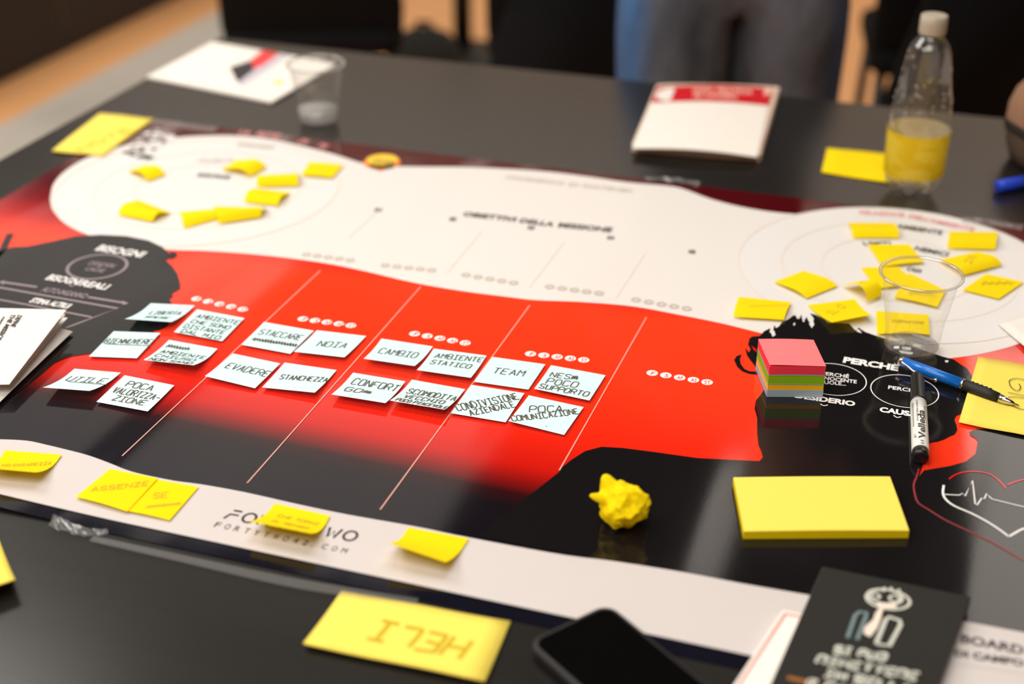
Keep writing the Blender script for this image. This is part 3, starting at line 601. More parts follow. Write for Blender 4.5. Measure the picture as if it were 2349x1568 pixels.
for i, (lab, px, kd, ar, ln) in enumerate(RIGHT): note('sticky_note', lab, px, M['yellow'], kd, ln, GR, arch=ar, ink=M['ink_soft'], zb=.0025 + .0004 * (i % 4) + (.002 if 'overlapping' in lab else 0))
GF = 'yellow sticky notes on the near white band'
note('sticky_note', 'yellow note at the left end of the near white band', [(12, 1033), (142, 1043), (82, 1086), (-40, 1078)], M['yellow'], 'curl', [('NO CHIAREZZA', .2, .65, .95, .35, .14)], GF, ink=M['ink_soft'])
note('sticky_note', 'yellow note of an overlapping pair left of the wordmark, the lower one', [(342, 1096), (456, 1116), (389, 1194), (275, 1170)], M['yellow'], 'flat', [('SE', .4, .55, .62, .45, .18), ('~~~', .45, .85, .9, .6, .1)], GF, ink=M['ink_soft'])
note('sticky_note', 'yellow note of an overlapping pair left of the wordmark, the upper one', [(252, 1075), (362, 1096), (292, 1174), (173, 1141)], M['yellow'], 'flat', [('ASSENZE', .15, .75, .95, .25, .15)], GF, ink=M['ink_soft'], zb=.0036)
note('sticky_note', 'yellow note stuck over the middle of the wordmark', [(630, 1155), (757, 1183), (712, 1224), (565, 1195)], M['yellow'], 'curl', [('CHE TORNI', .2, .35, .9, .35, .1), ('IL SENSO', .2, .6, .8, .6, .1)], GF, ink=M['ink_soft'])
note('sticky_note', 'blank yellow note on the white band right of the wordmark', [(937, 1210), (1075, 1235), (1022, 1290), (882, 1243)], M['yellow'], 'curl', None, GF)

# single large notes
def side(a, b, length, px):
    """fourth and third corner of a sheet whose side a-b is given, `length` deep"""
    A, B = P(*a), P(*b); d = (B - A).normalized(); n = Vector((-d.y, d.x, 0)) * length; return A + n, B + n
def sheet(name, label, cat, corners, m, z, t=.0006, curl=0.0, group=None, lines=None, ink=None, n=8):
    TL, TR, BR, BL = [Vector((c.x, c.y, TZ + z)) for c in corners]
    def surf(s, k):
        p = TL.lerp(TR, s).lerp(BL.lerp(BR, s), k); p.z += curl * max(0, k - .3) ** 2 + .0008 * math.sin(s * 4 + k * 2) ** 2; return p
    v = [surf(i / n, j / n) for j in range(n + 1) for i in range(n + 1)]
    f = [(j * (n + 1) + i, (j + 1) * (n + 1) + i, (j + 1) * (n + 1) + i + 1, j * (n + 1) + i + 1) for j in range(n) for i in range(n)]
    o = tag(mesh(name, v, f, m, None, True, origin=(TL.x, TL.y, TZ)), label, cat, group)
    solid(o, t)
    if lines: hand(surf, lines, ((TR - TL).length, (BL - TL).length), o, ink or M['ink_olive'], width=.0028)
    return o
def px(*q): return [P(*a) for a in q]
sheet('sticky_note', 'large lemon note with a name upside down on the near black table', 'sticky note', px((783, 1360), (1171, 1430), (1112, 1574), (697, 1488)), M['lemon'], .002, .0015, .006, None,
      [('HELI', .84, .36, .30, .40, -.36)] and None)
def mirrored_name():
    c = px((783, 1360), (1171, 1430), (1112, 1574), (697, 1488)); TL, TR, BR, BL = [Vector((q.x, q.y, TZ + .0032)) for q in c]
    def surf(s, k): p = TL.lerp(TR, s).lerp(BL.lerp(BR, s), k); p.z += .006 * max(0, k - .3) ** 2 + .0008 * math.sin(s * 4 + k * 2) ** 2 - .001; return p
    o = [q for q in COL.objects if q.name.startswith('sticky_note') and 'upside down' in q.get('label', '')][0]
    hand(surf, [('HELI', .84, .42, .32, .38, .36)], ((TR - TL).length, (BL - TL).length), o, M['ink_soft'], width=.0032)
mirrored_name()
a, b = side((2243, 824), (2198, 975), .076, None); A, B = P(2243, 824), P(2198, 975)
sheet('sticky_note', 'large lemon note under the tip of the blue pen', 'sticky note', [A, a, b, B], M['lemon'], .003, .0006, 0, None)
def scrawl():
    o = [q for q in COL.objects if 'under the tip of the blue pen' in q.get('label', '')][0]; k = 5.227
    for pts in ([(1600, 490), (1560, 470), (1480, 455), (1405, 468), (1386, 500), (1410, 560), (1470, 600), (1508, 590), (1521, 552), (1500, 520)], [(1370, 622), (1600, 668)], [(1640, 730), (1563, 690), (1440, 676), (1372, 690), (1395, 752), (1480, 808), (1563, 828), (1640, 815)]):
        v, f = ribbon_pts([P(2050 + x / k, 780 + y / k, .0046) for x, y in (smooth_closed(pts, 6))], .0009); mesh('handwriting', v, f, M['ink_olive'], o)
scrawl()
sheet('sticky_note', 'large lemon note covering the far left corner of the poster', 'sticky note', px((230, 264), (355, 277), (237, 362), (120, 351)), M['lemon'], .003, .001, 0, None, [('NOTE', .55, .95, .95, .35, .14)], M['ink_soft'])
sheet('sticky_note', 'curling lemon note cut off by the left picture edge on the bare table', 'sticky note', px((-170, 1250), (-6, 1232), (42, 1362), (-120, 1420)), M['lemon'], .004, .0012, .02)
sheet('sticky_note', 'lemon note lying partly behind the clear bottle', 'sticky note', px((1897, 341), (2140, 366), (2130, 436), (1884, 397)), M['yellow'], .0015, .0012, 0)

# ================================================================== pads
def pad(name, label, pix, h, layers, group=None, cat='note pad'):
    c = [P(*q, h) for q in pix]; ctr = sum(c, Vector()) / 4
    o = empty(name, (ctr.x, ctr.y, TZ), label, cat, group); z = .0015
    for i, (nm, m, t) in enumerate(layers):
        mb = MB(); nx = 8; rings = []
        def edge(zz, k):
            out = []
            for q in range(4):
                p0, p1 = c[q], c[(q + 1) % 4]
                for s in range(nx):
                    p = p0.lerp(p1, s / nx); bow = .0006 * math.sin(math.pi * s / nx) * (1 if q in (0, 2) else .5)
                    p = Vector((p.x, p.y, TZ + zz + bow * (zz / h))) + (ctr - p).normalized() * .0003 * (k % 2); out.append(Vector((p.x, p.y, TZ + zz + bow * (zz / h))))
            return out
        mb.ring_loft([edge(z, i), edge(z + t, i)]); mb.build(nm, m, o); z += t
    return o
m_pk = paper('note_pink', (250, 128, 130), .02); m_rs = paper('note_rose', (244, 62, 82), .02); m_gr = paper('note_green', (140, 190, 10), .02); m_tl = paper('note_teal', (120, 185, 180), .02)
m_or = paper('note_orange', (255, 192, 10), .02); m_pb = paper('note_grey_blue', (165, 185, 196), .02)
HC = .0325
cube = pad('memo_cube', 'cube of coloured sticky notes with a pink top beside the white lettering', [(1739, 780), (1866, 782), (1895, 843), (1765, 842)], HC,
    [('grey_blue_block', m_pb, .0075), ('orange_block', m_or, .0052), ('teal_sheet', m_tl, .0009), ('green_block', m_gr, .0084), ('teal_sheet', m_tl, .0010), ('rose_block', m_rs, .0085)], cat='memo cube')
def toppink():
    c = [P(*q, HC) for q in [(1739, 780), (1866, 782), (1895, 843), (1765, 842)]]; n = 8
    def surf(s, t): p = c[0].lerp(c[1], s).lerp(c[3].lerp(c[2], s), t); p.z += .0014 + .0006 * math.sin(math.pi * s) + .0022 * max(0, (1 - s) * t - .45); return p
    v = [surf(i / n, j / n) for j in range(n + 1) for i in range(n + 1)]; f = [(j * (n + 1) + i, (j + 1) * (n + 1) + i, (j + 1) * (n + 1) + i + 1, j * (n + 1) + i + 1) for j in range(n) for i in range(n)]
    mesh('top_sheet', v, f, m_pk, cube, True)
toppink()
pad('yellow_note_pad', 'thick pad of large lemon notes on the black part of the poster', [(1682, 1094), (2042, 1092), (2086, 1216), (1706, 1218)], .0088, [('sheet_block', M['yellow'], .0068), ('top_sheets', M['lemon'], .0005)])

# ================================================================== crumpled note
def crumple():
    bm = bmesh.new(); bmesh.ops.create_icosphere(bm, subdivisions=5, radius=1)
    rf = random.Random(21); pl = []
    for i in range(15):
        a, z = i * 2.39996, 1 - 2 * (i + .5) / 15; q = math.sqrt(1 - z * z); pl.append((Vector((q * math.cos(a), q * math.sin(a), z)) + Vector((rf.uniform(-.3, .3), rf.uniform(-.3, .3), rf.uniform(-.3, .3)))).normalized())
    hh = [rf.uniform(.80, 1.0) for _ in pl]
    for v in bm.verts:
        d = v.co.normalized(); k = 0; fac = min(h_ / max(.25, d.dot(n_)) for h_, n_ in zip(hh, pl))
        for sc, am in ((1.1, .26), (2.1, .15), (4.6, .02)):
            k += am * (abs(noise.noise(d * sc + Vector((3.1, 7.7, 1.3)))) * 2 - .35)
        r = .0205 * (1 - k * .8) * (fac - .04)
        for ax, pw, am in ((Vector((-.93, -.1, .42)), 60, .85), (Vector((-.5, .35, .8)), 34, .62), (Vector((.35, .2, .9)), 12, .14)):
            c = max(0, d.dot(ax.normalized())); r *= 1 + am * c ** pw
        v.co = d * r; v.co.z *= .85
    zmin = min(v.co.z for v in bm.verts)
    c = P(1426, 1208); vs = [Vector((c.x, c.y, TZ + .0016)) + v.co - Vector((0, 0, zmin)) for v in bm.verts]; fs = [tuple(v.index for v in f.verts) for f in bm.faces]; bm.free()
    tag(mesh('crumpled_note', vs, fs, M['yellow'], None, False, origin=(c.x, c.y, TZ)), 'crumpled yellow note ball on the black shoulder of the poster', 'paper ball')
crumple()

# ================================================================== pens
def barrel(name, label, cat, a, b, ra, rb, segs, lines=None):
    """pen lying from pixel a to pixel b; segs = (part name, material, [(pos 0..1, radius)])"""
    A = P(*a, ra); B = P(*b, rb); L = (B - A).length; d = (B - A).normalized(); o = empty(name, (A.x, A.y, TZ), label, cat)
    for nm, m, pr in segs: MB().lathe(A, d, [(p * L, r) for p, r in pr], 28).build(nm, m, o, True)
    return o, A, d, L
pen, A, d, L = barrel('ballpoint_pen', 'blue metal pen with black grip lying across the lemon note', 'pen', (2050, 822), (2338, 930), .0095, .0058,
    [('stylus_tip', M['rubber'], [(0, .001), (.012, .0032), (.03, .0042), (.05, .0042)]), ('collar', M['chrome'], [(.05, .0046), (.075, .0046), (.085, .0044)]),
     ('body', M['pen_blue'], [(.085, .0048), (.3, .0052), (.555, .0052)]), ('ring', M['chrome'], [(.555, .0055), (.575, .0055)]),
     ('grip', M['rubber'], [(.575, .0054), (.65, .0057), (.75, .0056), (.84, .0047)]), ('tip', M['chrome'], [(.84, .0045), (.90, .0036), (.955, .0018), (.965, .0009), (1.0, .0006)])])
up = Vector((0, 0, 1)); sd = d.cross(up).normalized()
MB().tube([A + d * L * .075 + up * .003 + sd * .004, A + d * L * .10 + up * .004 + sd * .0075, A + d * L * .2 + up * .001 + sd * .0105, A + d * L * .37 + sd * .0082 - up * .001], .0011, 8).build('clip', M['chrome'], pen, True)
MB().lathe(A + d * L * .365 + sd * .0082 - up * .001, d, [(0, .0006), (.0015, .002), (.003, .002), (.0045, .0006)], 12).build('clip_ball', M['chrome'], pen, True)
g = MB()
for i in range(5): g.lathe(A + d * L * (.63 + i * .035) + up * .0051 - sd * .0016, up - sd * .3, [(0, .0016), (.0006, .0012), (.0009, .0004)], 10)
g.build('grip_dimples', M['rubber'], pen, True)
mk, A, d, L = barrel('whiteboard_marker', 'white marker with black cap lying over the printed circle', 'marker', (2104, 862), (2112, 1050), .0075, .0075,
    [('cap', M['black_plastic'], [(0, .0052), (.01, .0060), (.05, .0064), (.25, .0068), (.345, .0078), (.36, .0078)]), ('barrel', M['white_plastic'], [(.355, .0073), (.5, .0074), (.93, .0074), (.935, .0070)]), ('end_plug', M['black_plastic'], [(.93, .0072), (.985, .0070), (1.0, .0062), (1.001, .004)])])
sd = d.cross(up).normalized()
def wrap(s, p0, p1, t0, h, m, bold=.0):
    gv, gf = glyphs(s, bold); r = .00752; pts = []; bm = bmesh.new(); vs = [bm.verts.new((x, y, 0)) for x, y in gv]
    for q in gf:
        try: bm.faces.new([vs[k] for k in q])
        except ValueError: pass
    bmesh.ops.triangulate(bm, faces=bm.faces[:]); bmesh.ops.subdivide_edges(bm, edges=bm.edges[:], cuts=3 if len(s) < 9 else 1, use_grid_fill=True); bm.verts.index_update()
    v = [tuple(q.co[:2]) for q in bm.verts]; f = [tuple(q.index for q in p.verts) for p in bm.faces]; bm.free()
    for x, y in v:
        al = p0 + (p1 - p0) * x; th = t0 + y * h / r
        pts.append(A + d * L * al + (up * math.cos(th) - sd * math.sin(th)) * r)
    mesh('lettering', pts, f, m, mk)
wrap('Velleda', .86, .52, .50, -.0062, M['black_plastic'], .03); wrap('WHITEBOARD', .66, .40, -.22, -.0017, M['black_plastic']); wrap('MARKER', .62, .45, .72, -.0015, M['black_plastic']); wrap('IIIIIIIIIIIIIIII', .70, .42, -.75, -.0020, M['black_plastic']); wrap('II', .92, .88, .3, -.003, M['black_plastic']); wrap('P', .84, .80, -.5, -.0024, M['black_plastic'])
barrel('felt_pen', 'blue felt pen cap end at the right picture edge near the brown bag', 'marker', (2288, 428), (2470, 398), .008, .008,
    [('cap', M['marker_blue'], [(0, .0062), (.01, .0078), (.45, .0082)]), ('barrel', M['white_plastic'], [(.45, .0076), (.97, .0076), (1.0, .006)])])

# ================================================================== cups and bottle
def cup(base, label, water, wm='water', wall='clear', rim='rim', name='plastic_cup'):
    o = empty(name, (base.x, base.y, TZ), label, 'cup', 'clear plastic cups'); b = Vector((base.x, base.y, TZ + .0018))
    prof = [(.0035, .0), (.003, .016), (.0, .0185), (0, .0215), (.002, .0243), (.006, .0256), (.030, .0276), (.0405, .0288), (.0415, .0296), (.060, .0325), (.0765, .0352), (.0775, .0362), (.0805, .0366)]
    k = 48
    MB().lathe(b, (0, 0, 1), prof, k, False, False).build('wall', M[wall], o, True)
    MB().lathe(b, (0, 0, 1), [(.0805, .0364), (.0800, .0388), (.0812, .0399), (.0828, .0396), (.0832, .0382), (.0822, .0366), (.0805, .0364)], k, False, False).build('rim', M[rim], o, True)
    if water: MB().lathe(b, (0, 0, 1), [(.0042, .0), (.0042, .0225), (.006, .0252), (water, .0252 + water * .09), (water, 0)], 40, False, False).build('water', M[wm], o, True)
    return o
cup(P(2088, 806), 'clear plastic cup standing over yellow notes at the right', .007)
cup(P(732, 282), 'clear plastic cup with a little water beside the white brochure', .020, 'bright_water', 'clear2', 'rim2')
def bottle():
    base = P(2089, 435); b = Vector((base.x, base.y, TZ + .0005)); o = empty('plastic_bottle', (base.x, base.y, TZ), 'clear plastic bottle with yellow label and beige cap', 'bottle')
    def foot(h, r, a):
        if h < .022:
            k = .5 + .5 * math.cos(5 * a + 1.2); w = (1 - h / .022); return (r * (1 - .10 * w * (1 - k)), h + .009 * (1 - k) * w)
        if .085 < h < .165: return (r * (1 - .06 * abs(math.sin(4 * a)) * math.sin(math.pi * (h - .085) / .08)), h)
        return (r, h)
    prof = [(.004, .006), (.0, .016), (.001, .022), (.006, .028), (.014, .0325), (.022, .0345), (.0225, .0350), (.074, .0362), (.085, .0368), (.10, .0362), (.12, .0340), (.14, .0308), (.16, .0272), (.172, .0248), (.180, .0222), (.186, .0180), (.191, .0142), (.194, .0130)]
    pr = []
    for i in range(len(prof) - 1):
        for q in range(3): pr.append(tuple(x + (y - x) * q / 3 for x, y in zip(prof[i], prof[i + 1])))
    pr.append(prof[-1])
    MB().lathe(b, (0, 0, 1), [q for q in pr if q[0] >= .0219 and pr.index(q) > 6], 80, False, False, foot).build('body', M['pet'], o, True)
    MB().lathe(b, (0, 0, 1), pr[:17], 80, True, False, foot).build('foot', M['pet_foot'], o, True)
    MB().lathe(b, (0, 0, 1), [(.194, .0150), (.196, .0156), (.207, .0156), (.2155, .0152), (.2162, .0140)], 40).build('cap', M['cap'], o, True)
    m, n, l = newmat('bottle_label'); pb = n['Principled BSDF']; gm = n.new('ShaderNodeNewGeometry'); mx = n.new('ShaderNodeMix'); mx.data_type = 'RGBA'
    tx = n.new('ShaderNodeTexBrick'); tc = n.new('ShaderNodeTexCoord'); mp = n.new('ShaderNodeMapping'); mp.inputs['Scale'].default_value = (40, 40, 60); l.new(tc.outputs['Object'], mp.inputs[0])
    nz = n.new('ShaderNodeTexNoise'); nz.inputs['Scale'].default_value = 1.0; nz.inputs['Detail'].default_value = 1; l.new(mp.outputs[0], nz.inputs['Vector'])
    cr = n.new('ShaderNodeValToRGB'); cr.color_ramp.elements[0].position = .42; cr.color_ramp.elements[0].color = lin((246, 206, 0)); cr.color_ramp.elements[1].position = .6; cr.color_ramp.elements[1].color = lin((255, 226, 70)); l.new(nz.outputs['Fac'], cr.inputs[0])
    mx.inputs[7].default_value = lin((255, 246, 226)); l.new(cr.outputs[0], mx.inputs[6]); l.new(gm.outputs['Backfacing'], mx.inputs[0]); l.new(mx.outputs[2], pb.inputs['Base Color']); pb.inputs['Roughness'].default_value = .4
    n.remove(tx)
    tl = n.new('ShaderNodeBsdfTranslucent'); tl.inputs[0].default_value = lin((255, 216, 10)); ms = n.new('ShaderNodeMixShader'); ms.inputs[0].default_value = .35
    l.new(pb.outputs[0], ms.inputs[1]); l.new(tl.outputs[0], ms.inputs[2]); l.new(ms.outputs[0], n['Material Output'].inputs[0])
    MB().lathe(b, (0, 0, 1), [(.024, .0357), (.05, .0363), (.079, .0371)], 64, False, False).build('label', m, o, True)
    dr = MB(); rr = random.Random(8)
    for i in range(46):
        h = rr.uniform(.10, .178); a = rr.uniform(0, 6.28); r = .0362 - (h - .10) * .158 - .0006
        dr.lathe(b + Vector((r * math.cos(a), r * math.sin(a), h)), (math.cos(a), math.sin(a), .2), [(-.0006, .0012), (.0004, .0013), (.0010, .0008), (.0012, .0001)], 8)
    tag(dr.build('droplets', M['drop'], o, True), kind='stuff')
bottle()

# ================================================================== booklets, papers, phone
def slab(name, label, cat, corners, z0, h, m, group=None, parent=None, bend=0.0, n=10, origin=None):
    c = [Vector((q.x, q.y, 0)) for q in corners]
    def top(s, t, zz): p = c[0].lerp(c[1], s).lerp(c[3].lerp(c[2], s), t); p.z = TZ + zz + bend * math.sin(math.pi * s) * 1.0; return p
    v = []; f = []
    for zz in (z0, z0 + h): v += [top(i / n, j / n, zz if zz > z0 else z0) for j in range(n + 1) for i in range(n + 1)]
    N = (n + 1) ** 2
    for j in range(n):
        for i in range(n):
            a = j * (n + 1) + i; q = (a, a + n + 1, a + n + 2, a + 1); f.append(tuple(x + N for x in q)); f.append(q[::-1])
    rim = [i for i in range(n + 1)] + [j * (n + 1) + n for j in range(1, n + 1)] + [n * (n + 1) + i for i in range(n - 1, -1, -1)] + [j * (n + 1) for j in range(n - 1, 0, -1)]
    for k in range(len(rim)): a, b = rim[k], rim[(k + 1) % len(rim)]; f.append((a, b, b + N, a + N))
    o = mesh(name, v, f, m, parent, False, origin or (c[0].x, c[0].y, TZ))
    if label: tag(o, label, cat, group)
    return o
def lerp4(c, s, t): return c[0].lerp(c[1], s).lerp(c[3].lerp(c[2], s), t)
def panel(name, c, rect, z, m, parent, n=10, bend=0.0, amp=None):
    s0, t0, s1, t1 = rect; v = []; f = []
    for j in range(3):
        for i in range(n + 1):
            s = s0 + (s1 - s0) * i / n; p = lerp4(c, s, t0 + (t1 - t0) * j / 2); p = Vector((p.x, p.y, TZ + z + bend * math.sin(math.pi * s))); v.append(p)
    for j in range(2):
        for i in range(n): a = j * (n + 1) + i; f.append((a, a + n + 1, a + n + 2, a + 1))
    return mesh(name, v, f, m, parent)
m_bred = mat('booklet_red', (214, 22, 34), .35); m_page = mat('booklet_pages', (222, 196, 176), .8, var=.08, vscale=900); m_cover = mat('booklet_cover', (248, 240, 230), .45, var=.02)
m_pinkp = mat('booklet_title_ink', (246, 190, 172), .5)
def back_booklet():
    c = [P(*q, .010) for q in [(1508, 203), (1772, 206), (1736, 362), (1450, 342)]]; ctr = sum(c, Vector()) / 4
    o = empty('booklet', (ctr.x, ctr.y, TZ), 'thick booklet with red headed white cover on the far table', 'booklet')
    c2 = [P(*q, .0) for q in [(1508, 208), (1786, 214), (1742, 370), (1450, 347)]]
    bevel(slab('page_block', None, None, c2, .0006, .0085, m_page, None, o, .0015), .001)
    slab('back_cover', None, None, c2, .0001, .0005, m_cover, None, o)
    slab('front_cover', None, None, c, .0105, .0008, m_cover, None, o, .004)
    panel('red_header', c, (0, 0, 1, .27), .0118, m_bred, o, bend=.004)
    v = [lerp4(c,   .13 + .115 * math.cos(k * .262), .145 + .115 * math.sin(k * .262)) for k in range(24)]
    mesh('title_disc', [Vector((p.x, p.y, TZ + .0137)) for p in v], [tuple(range(24))], m_cover, o)
    mesh('title_disc', [Vector((p.x, p.y, TZ + .0126)) for p in [lerp4(c, .95 + .05 * math.cos(k * .262), .06 + .055 * math.sin(k * .262)) for k in range(24)]], [tuple(range(24))], m_pinkp, o)
    for (w, s0, s1, t) in (('GUIDA', .32, .50, .12), ('PRATICA', .53, .84, .12), ('AL LAVORO', .34, .72, .215)):
        A_, B_ = lerp4(c, s0, t), lerp4(c, s1, t); up_ = (lerp4(c, s0, t - .075) - A_); gv_, gf_ = glyphs(w, .04)
        mesh('lettering', [Vector((q.x, q.y, TZ + .0121 + .004 * math.sin(math.pi * (s0 + (s1 - s0) * x)))) for x, y in gv_ for q in [A_ + (B_ - A_) * x + up_ * y]], gf_, m_pinkp, o)
back_booklet()
def back_brochure():
    c = [P(*q, .004) for q in [(487, 96), (772, 146), (623, 234), (336, 176)]]; o = empty('brochure', (c[0].x, c[0].y, TZ), 'white brochure with red and black printed corner at the far left', 'brochure')
    slab('sheets', None, None, c, .0008, .0035, m_cover, None, o, 0)
    def poly(nm, pixs, m, z): mesh(nm, [Vector((p.x, p.y, TZ + z)) for p in [P(*q, .004) for q in pixs]], [tuple(range(len(pixs)))[::-1]], m, o)
    m_dk = mat('brochure_dark_print', (40, 34, 48), .4); m_gy = mat('brochure_grey_print', (205, 196, 205), .5)
    poly('dark_print', [(527, 155), (578, 138), (585, 160), (545, 190)], m_dk, .0046); poly('red_print', [(575, 138), (603, 116), (640, 124), (604, 150), (582, 160)], mat('brochure_red_print', (232, 62, 62), .4), .0047)
    poly('grey_print', [(545, 190), (585, 160), (640, 124), (665, 128), (600, 172), (555, 200)], m_gy, .0045)
    mesh('yellow_dot', circle_pts(Vector((*P(639, 190, .004).xy, TZ + .0048)), .0075, 20), [tuple(range(20))], M['yellow'], o)
back_brochure()
def left_leaflets():
    lo = [P(*q) for q in [(-250, 720), (60, 742), (168, 769), (-130, 1060)]]
    sheet('paper_sheet', 'white sheet under the folded leaflet at the left picture edge', 'paper', lo, M['white_paper'], .0045, .0008)
    o = empty('folded_leaflet', P(0, 800), 'folded white leaflet with black title at the left picture edge', 'leaflet')
    def leaf(nm, pix, hz, m):
        v = [P(*q, h) for q, h in zip(pix, hz)]; n = 6; vs = []; fs = []
        for j in range(n + 1):
            for i in range(n + 1): vs.append(v[0].lerp(v[1], i / n).lerp(v[3].lerp(v[2], i / n), j / n))
        for j in range(n):
            for i in range(n): a_ = j * (n + 1) + i; fs.append((a_, a_ + n + 1, a_ + n + 2, a_ + 1))
        return solid(mesh(nm, vs, fs, m, o), .0005)
    leaf('cover_leaf', [(-250, 700), (152, 710), (21, 881), (-300, 884)], [.026, .026, .016, .016], M['white_paper'])
    leaf('inner_leaf', [(-250, 712), (150, 720), (24, 880), (-300, 882)], [.018, .018, .013, .013], M['white_paper'])
    leaf('back_leaf', [(-250, 724), (155, 728), (26, 878), (-300, 880)], [.010, .010, .010, .010], M['white_paper'])
    md = mat('leaflet_ink', (38, 34, 34), .7)
    def word(w, a_, b_, up_, lv):
        A_, B_ = P(*a_, lv), P(*b_, lv); n_ = P(a_[0] + up_[0], a_[1] + up_[1], lv) - A_; gv_, gf_ = glyphs(w, .03)
        def cz(p): return p
        pts = [A_ + (B_ - A_) * x + n_ * y for x, y in gv_]
        # lay the letters on the sloping cover
        q0, q1, q2 = P(152, 710, .0262), P(21, 881, .0162), P(-250, 700, .0262); nn = (q1 - q0).cross(q2 - q0)
        for p in pts: p.z = q0.z - (nn.x * (p.x - q0.x) + nn.y * (p.y - q0.y)) / nn.z + .0004
        mesh('lettering', pts, gf_, md, o)
    word('DEFINE', (42, 725), (24, 748), (10, 2), .024); word('THE MISSION', (27, 723), (-12, 778), (10, 2), .024); word('canvas', (8, 728), (-14, 758), (6, 1), .024)
left_leaflets()
wp = [P(*q) for q in [(2287, 749), (2480, 690), (2580, 790), (2392, 842)]]
sheet('paper_sheet', 'white sheet entering from the right over the white disc', 'paper', wp, M['white_paper'], .004, .0008, .004)
# black booklet in the near right corner, on a white booklet
m_blk = mat('booklet_black_cover', (34, 32, 28), .6, spec=.25, var=.06, vscale=300); m_dood = mat('doodle_chalk', (205, 205, 192), .7); m_teal = mat('doodle_teal', (112, 132, 134), .7); m_tie = mat('doodle_tie', (240, 222, 206), .7)
def near_booklets():
    wc = [P(*q, .004) for q in [(1795, 1404), (2150, 1474), (2040, 1700), (1640, 1640)]]
    o = empty('booklet', (wc[0].x, wc[0].y, TZ), 'white booklet with pink frame line under the black one', 'booklet'); slab('page_block', None, None, wc, .002, .004, m_cover, None, o)
    q = [lerp4(wc, s, t) for s, t in ((.03, .03), (.97, .03), (.97, .97), (.03, .97))]; v, f = ribbon_pts([Vector((p.x, p.y, TZ + .0062)) for p in q], .003, True); mesh('frame_line', v, f, mat('frame_pink', (222, 150, 140), .5), o)
    c = [P(*q, .012) for q in [(1888, 1299), (2226, 1368), (2110, 1690), (1752, 1606)]]; b = empty('booklet', (c[0].x, c[0].y, TZ), 'black booklet with a chalk drawn figure in a tie', 'booklet')
    bevel(slab('page_block', None, None, c, .0075, .0035, mat('black_booklet_edge', (80, 76, 70), .6), None, b), .0005); slab('front_cover', None, None, c, .0111, .0009, m_blk, None, b)
    lv = .0122
    def st(nm, pix, w, m, sm=3, closed=False, k=0):
        pts = smooth_closed(pix, sm) if sm else pix; v, f = ribbon_pts([P(x, y, lv + k * .0001) for x, y in pts], w, closed); mesh(nm, v, f, m, b)
    E = lambda cx, cy, rx, ry, n=28, a=.12: [(cx + rx * math.cos(6.2832 * i / n), cy + ry * math.sin(6.2832 * i / n) + a * rx * math.cos(6.2832 * i / n)) for i in range(n)]
    st('face_line', E(2037, 1374, 50, 22), .0024, m_dood, 0, True); st('face_line', E(2030, 1368, 40, 17), .0022, m_dood, 0, True, 1); st('eye_line', E(2008, 1366, 10, 6, 14), .002, m_dood, 0, True, 2); st('eye_line', E(2052, 1372, 12, 7, 14), .002, m_dood, 0, True, 2)
    st('mouth_line', [(2012, 1384), (2030, 1388), (2055, 1387)], .006, m_tie, 3, False, 3)
    for x, y in ((2030, 1346), (2045, 1346), (2062, 1350)): st('hair_line', [(x, y), (x - 2 + (x - 2045) * .2, y + 10)], .0022, m_dood, 0)
    v = [P(x, y, lv + .0002) for x, y in [(2020, 1391), (2029, 1391), (2024, 1403), (2020, 1420), (2012, 1440), (1996, 1460), (1981, 1452), (1983, 1438), (2003, 1420), (2008, 1405)]]
    mesh('tie', v, polyfill(v), m_tie, b)
    st('jacket_line', [(1944, 1462), (1962, 1410), (1972, 1402), (1988, 1404), (1986, 1414), (1966, 1466)], .0028, m_teal, 0); st('jacket_line', [(2010, 1474), (2032, 1420), (2040, 1414), (2064, 1422), (2066, 1432), (2040, 1480), (2012, 1476)], .0030, m_dood, 0, True)
    A4 = [c[0], c[1], c[2], c[3]]
    def surf(s, t): p = lerp4(A4, s, t); return Vector((p.x, p.y, TZ + .0121))
    hand(surf, [('SI PUO', .30, .60, .62, .58, .055), ('RIMETTERE', .22, .69, .86, .66, .055), ('IN SELLA', .30, .77, .84, .75, .055), ('E CAMBIARE', .22, .85, .88, .83, .05)], ((c[1] - c[0]).length, (c[3] - c[0]).length), b, m_dood, 'lettering', .0028)
    st('orange_rule', [(1806, 1553), (1876, 1568)], .004, mat('rule_orange', (150, 88, 30), .6), 0)
near_booklets()
def phone():
    c = [P(*q, .009) for q in [(1206, 1474), (1380, 1392), (1600, 1575), (1410, 1670)]]
    x = (c[1] - c[0]); y = (c[3] - c[0]); w, h = .074, .150; ex = x.normalized(); ey = y - ex * y.dot(ex); ey.normalize(); ctr = c[0] + ex * w / 2 + ey * h / 2
    o = empty('smartphone', (ctr.x, ctr.y, TZ), 'black phone lying face up at the near table edge', 'phone')
    def rr(iw, z, r):
        out = []
        for sx, sy, a0 in ((1, 1, 0), (-1, 1, 90), (-1, -1, 180), (1, -1, 270)):
            for k in range(7):
                a = math.radians(a0 + k * 15); q = ctr + ex * (sx * (w / 2 - iw - r) + r * math.cos(a)) + ey * (sy * (h / 2 - iw - r) + r * math.sin(a)); out.append(Vector((q.x, q.y, TZ + z)))
        return out
    MB().ring_loft([rr(.0012, .0024, .011), rr(0, .0036, .012), rr(0, .0090, .012), rr(.0010, .0104, .011)]).build('case', M['rubber'], o, True)
    g_ = rr(.0035, .0106, .009); mesh('screen', g_, [tuple(range(len(g_)))], mat('phone_glass', (8, 8, 9), .06, coat=.5), o)
phone()

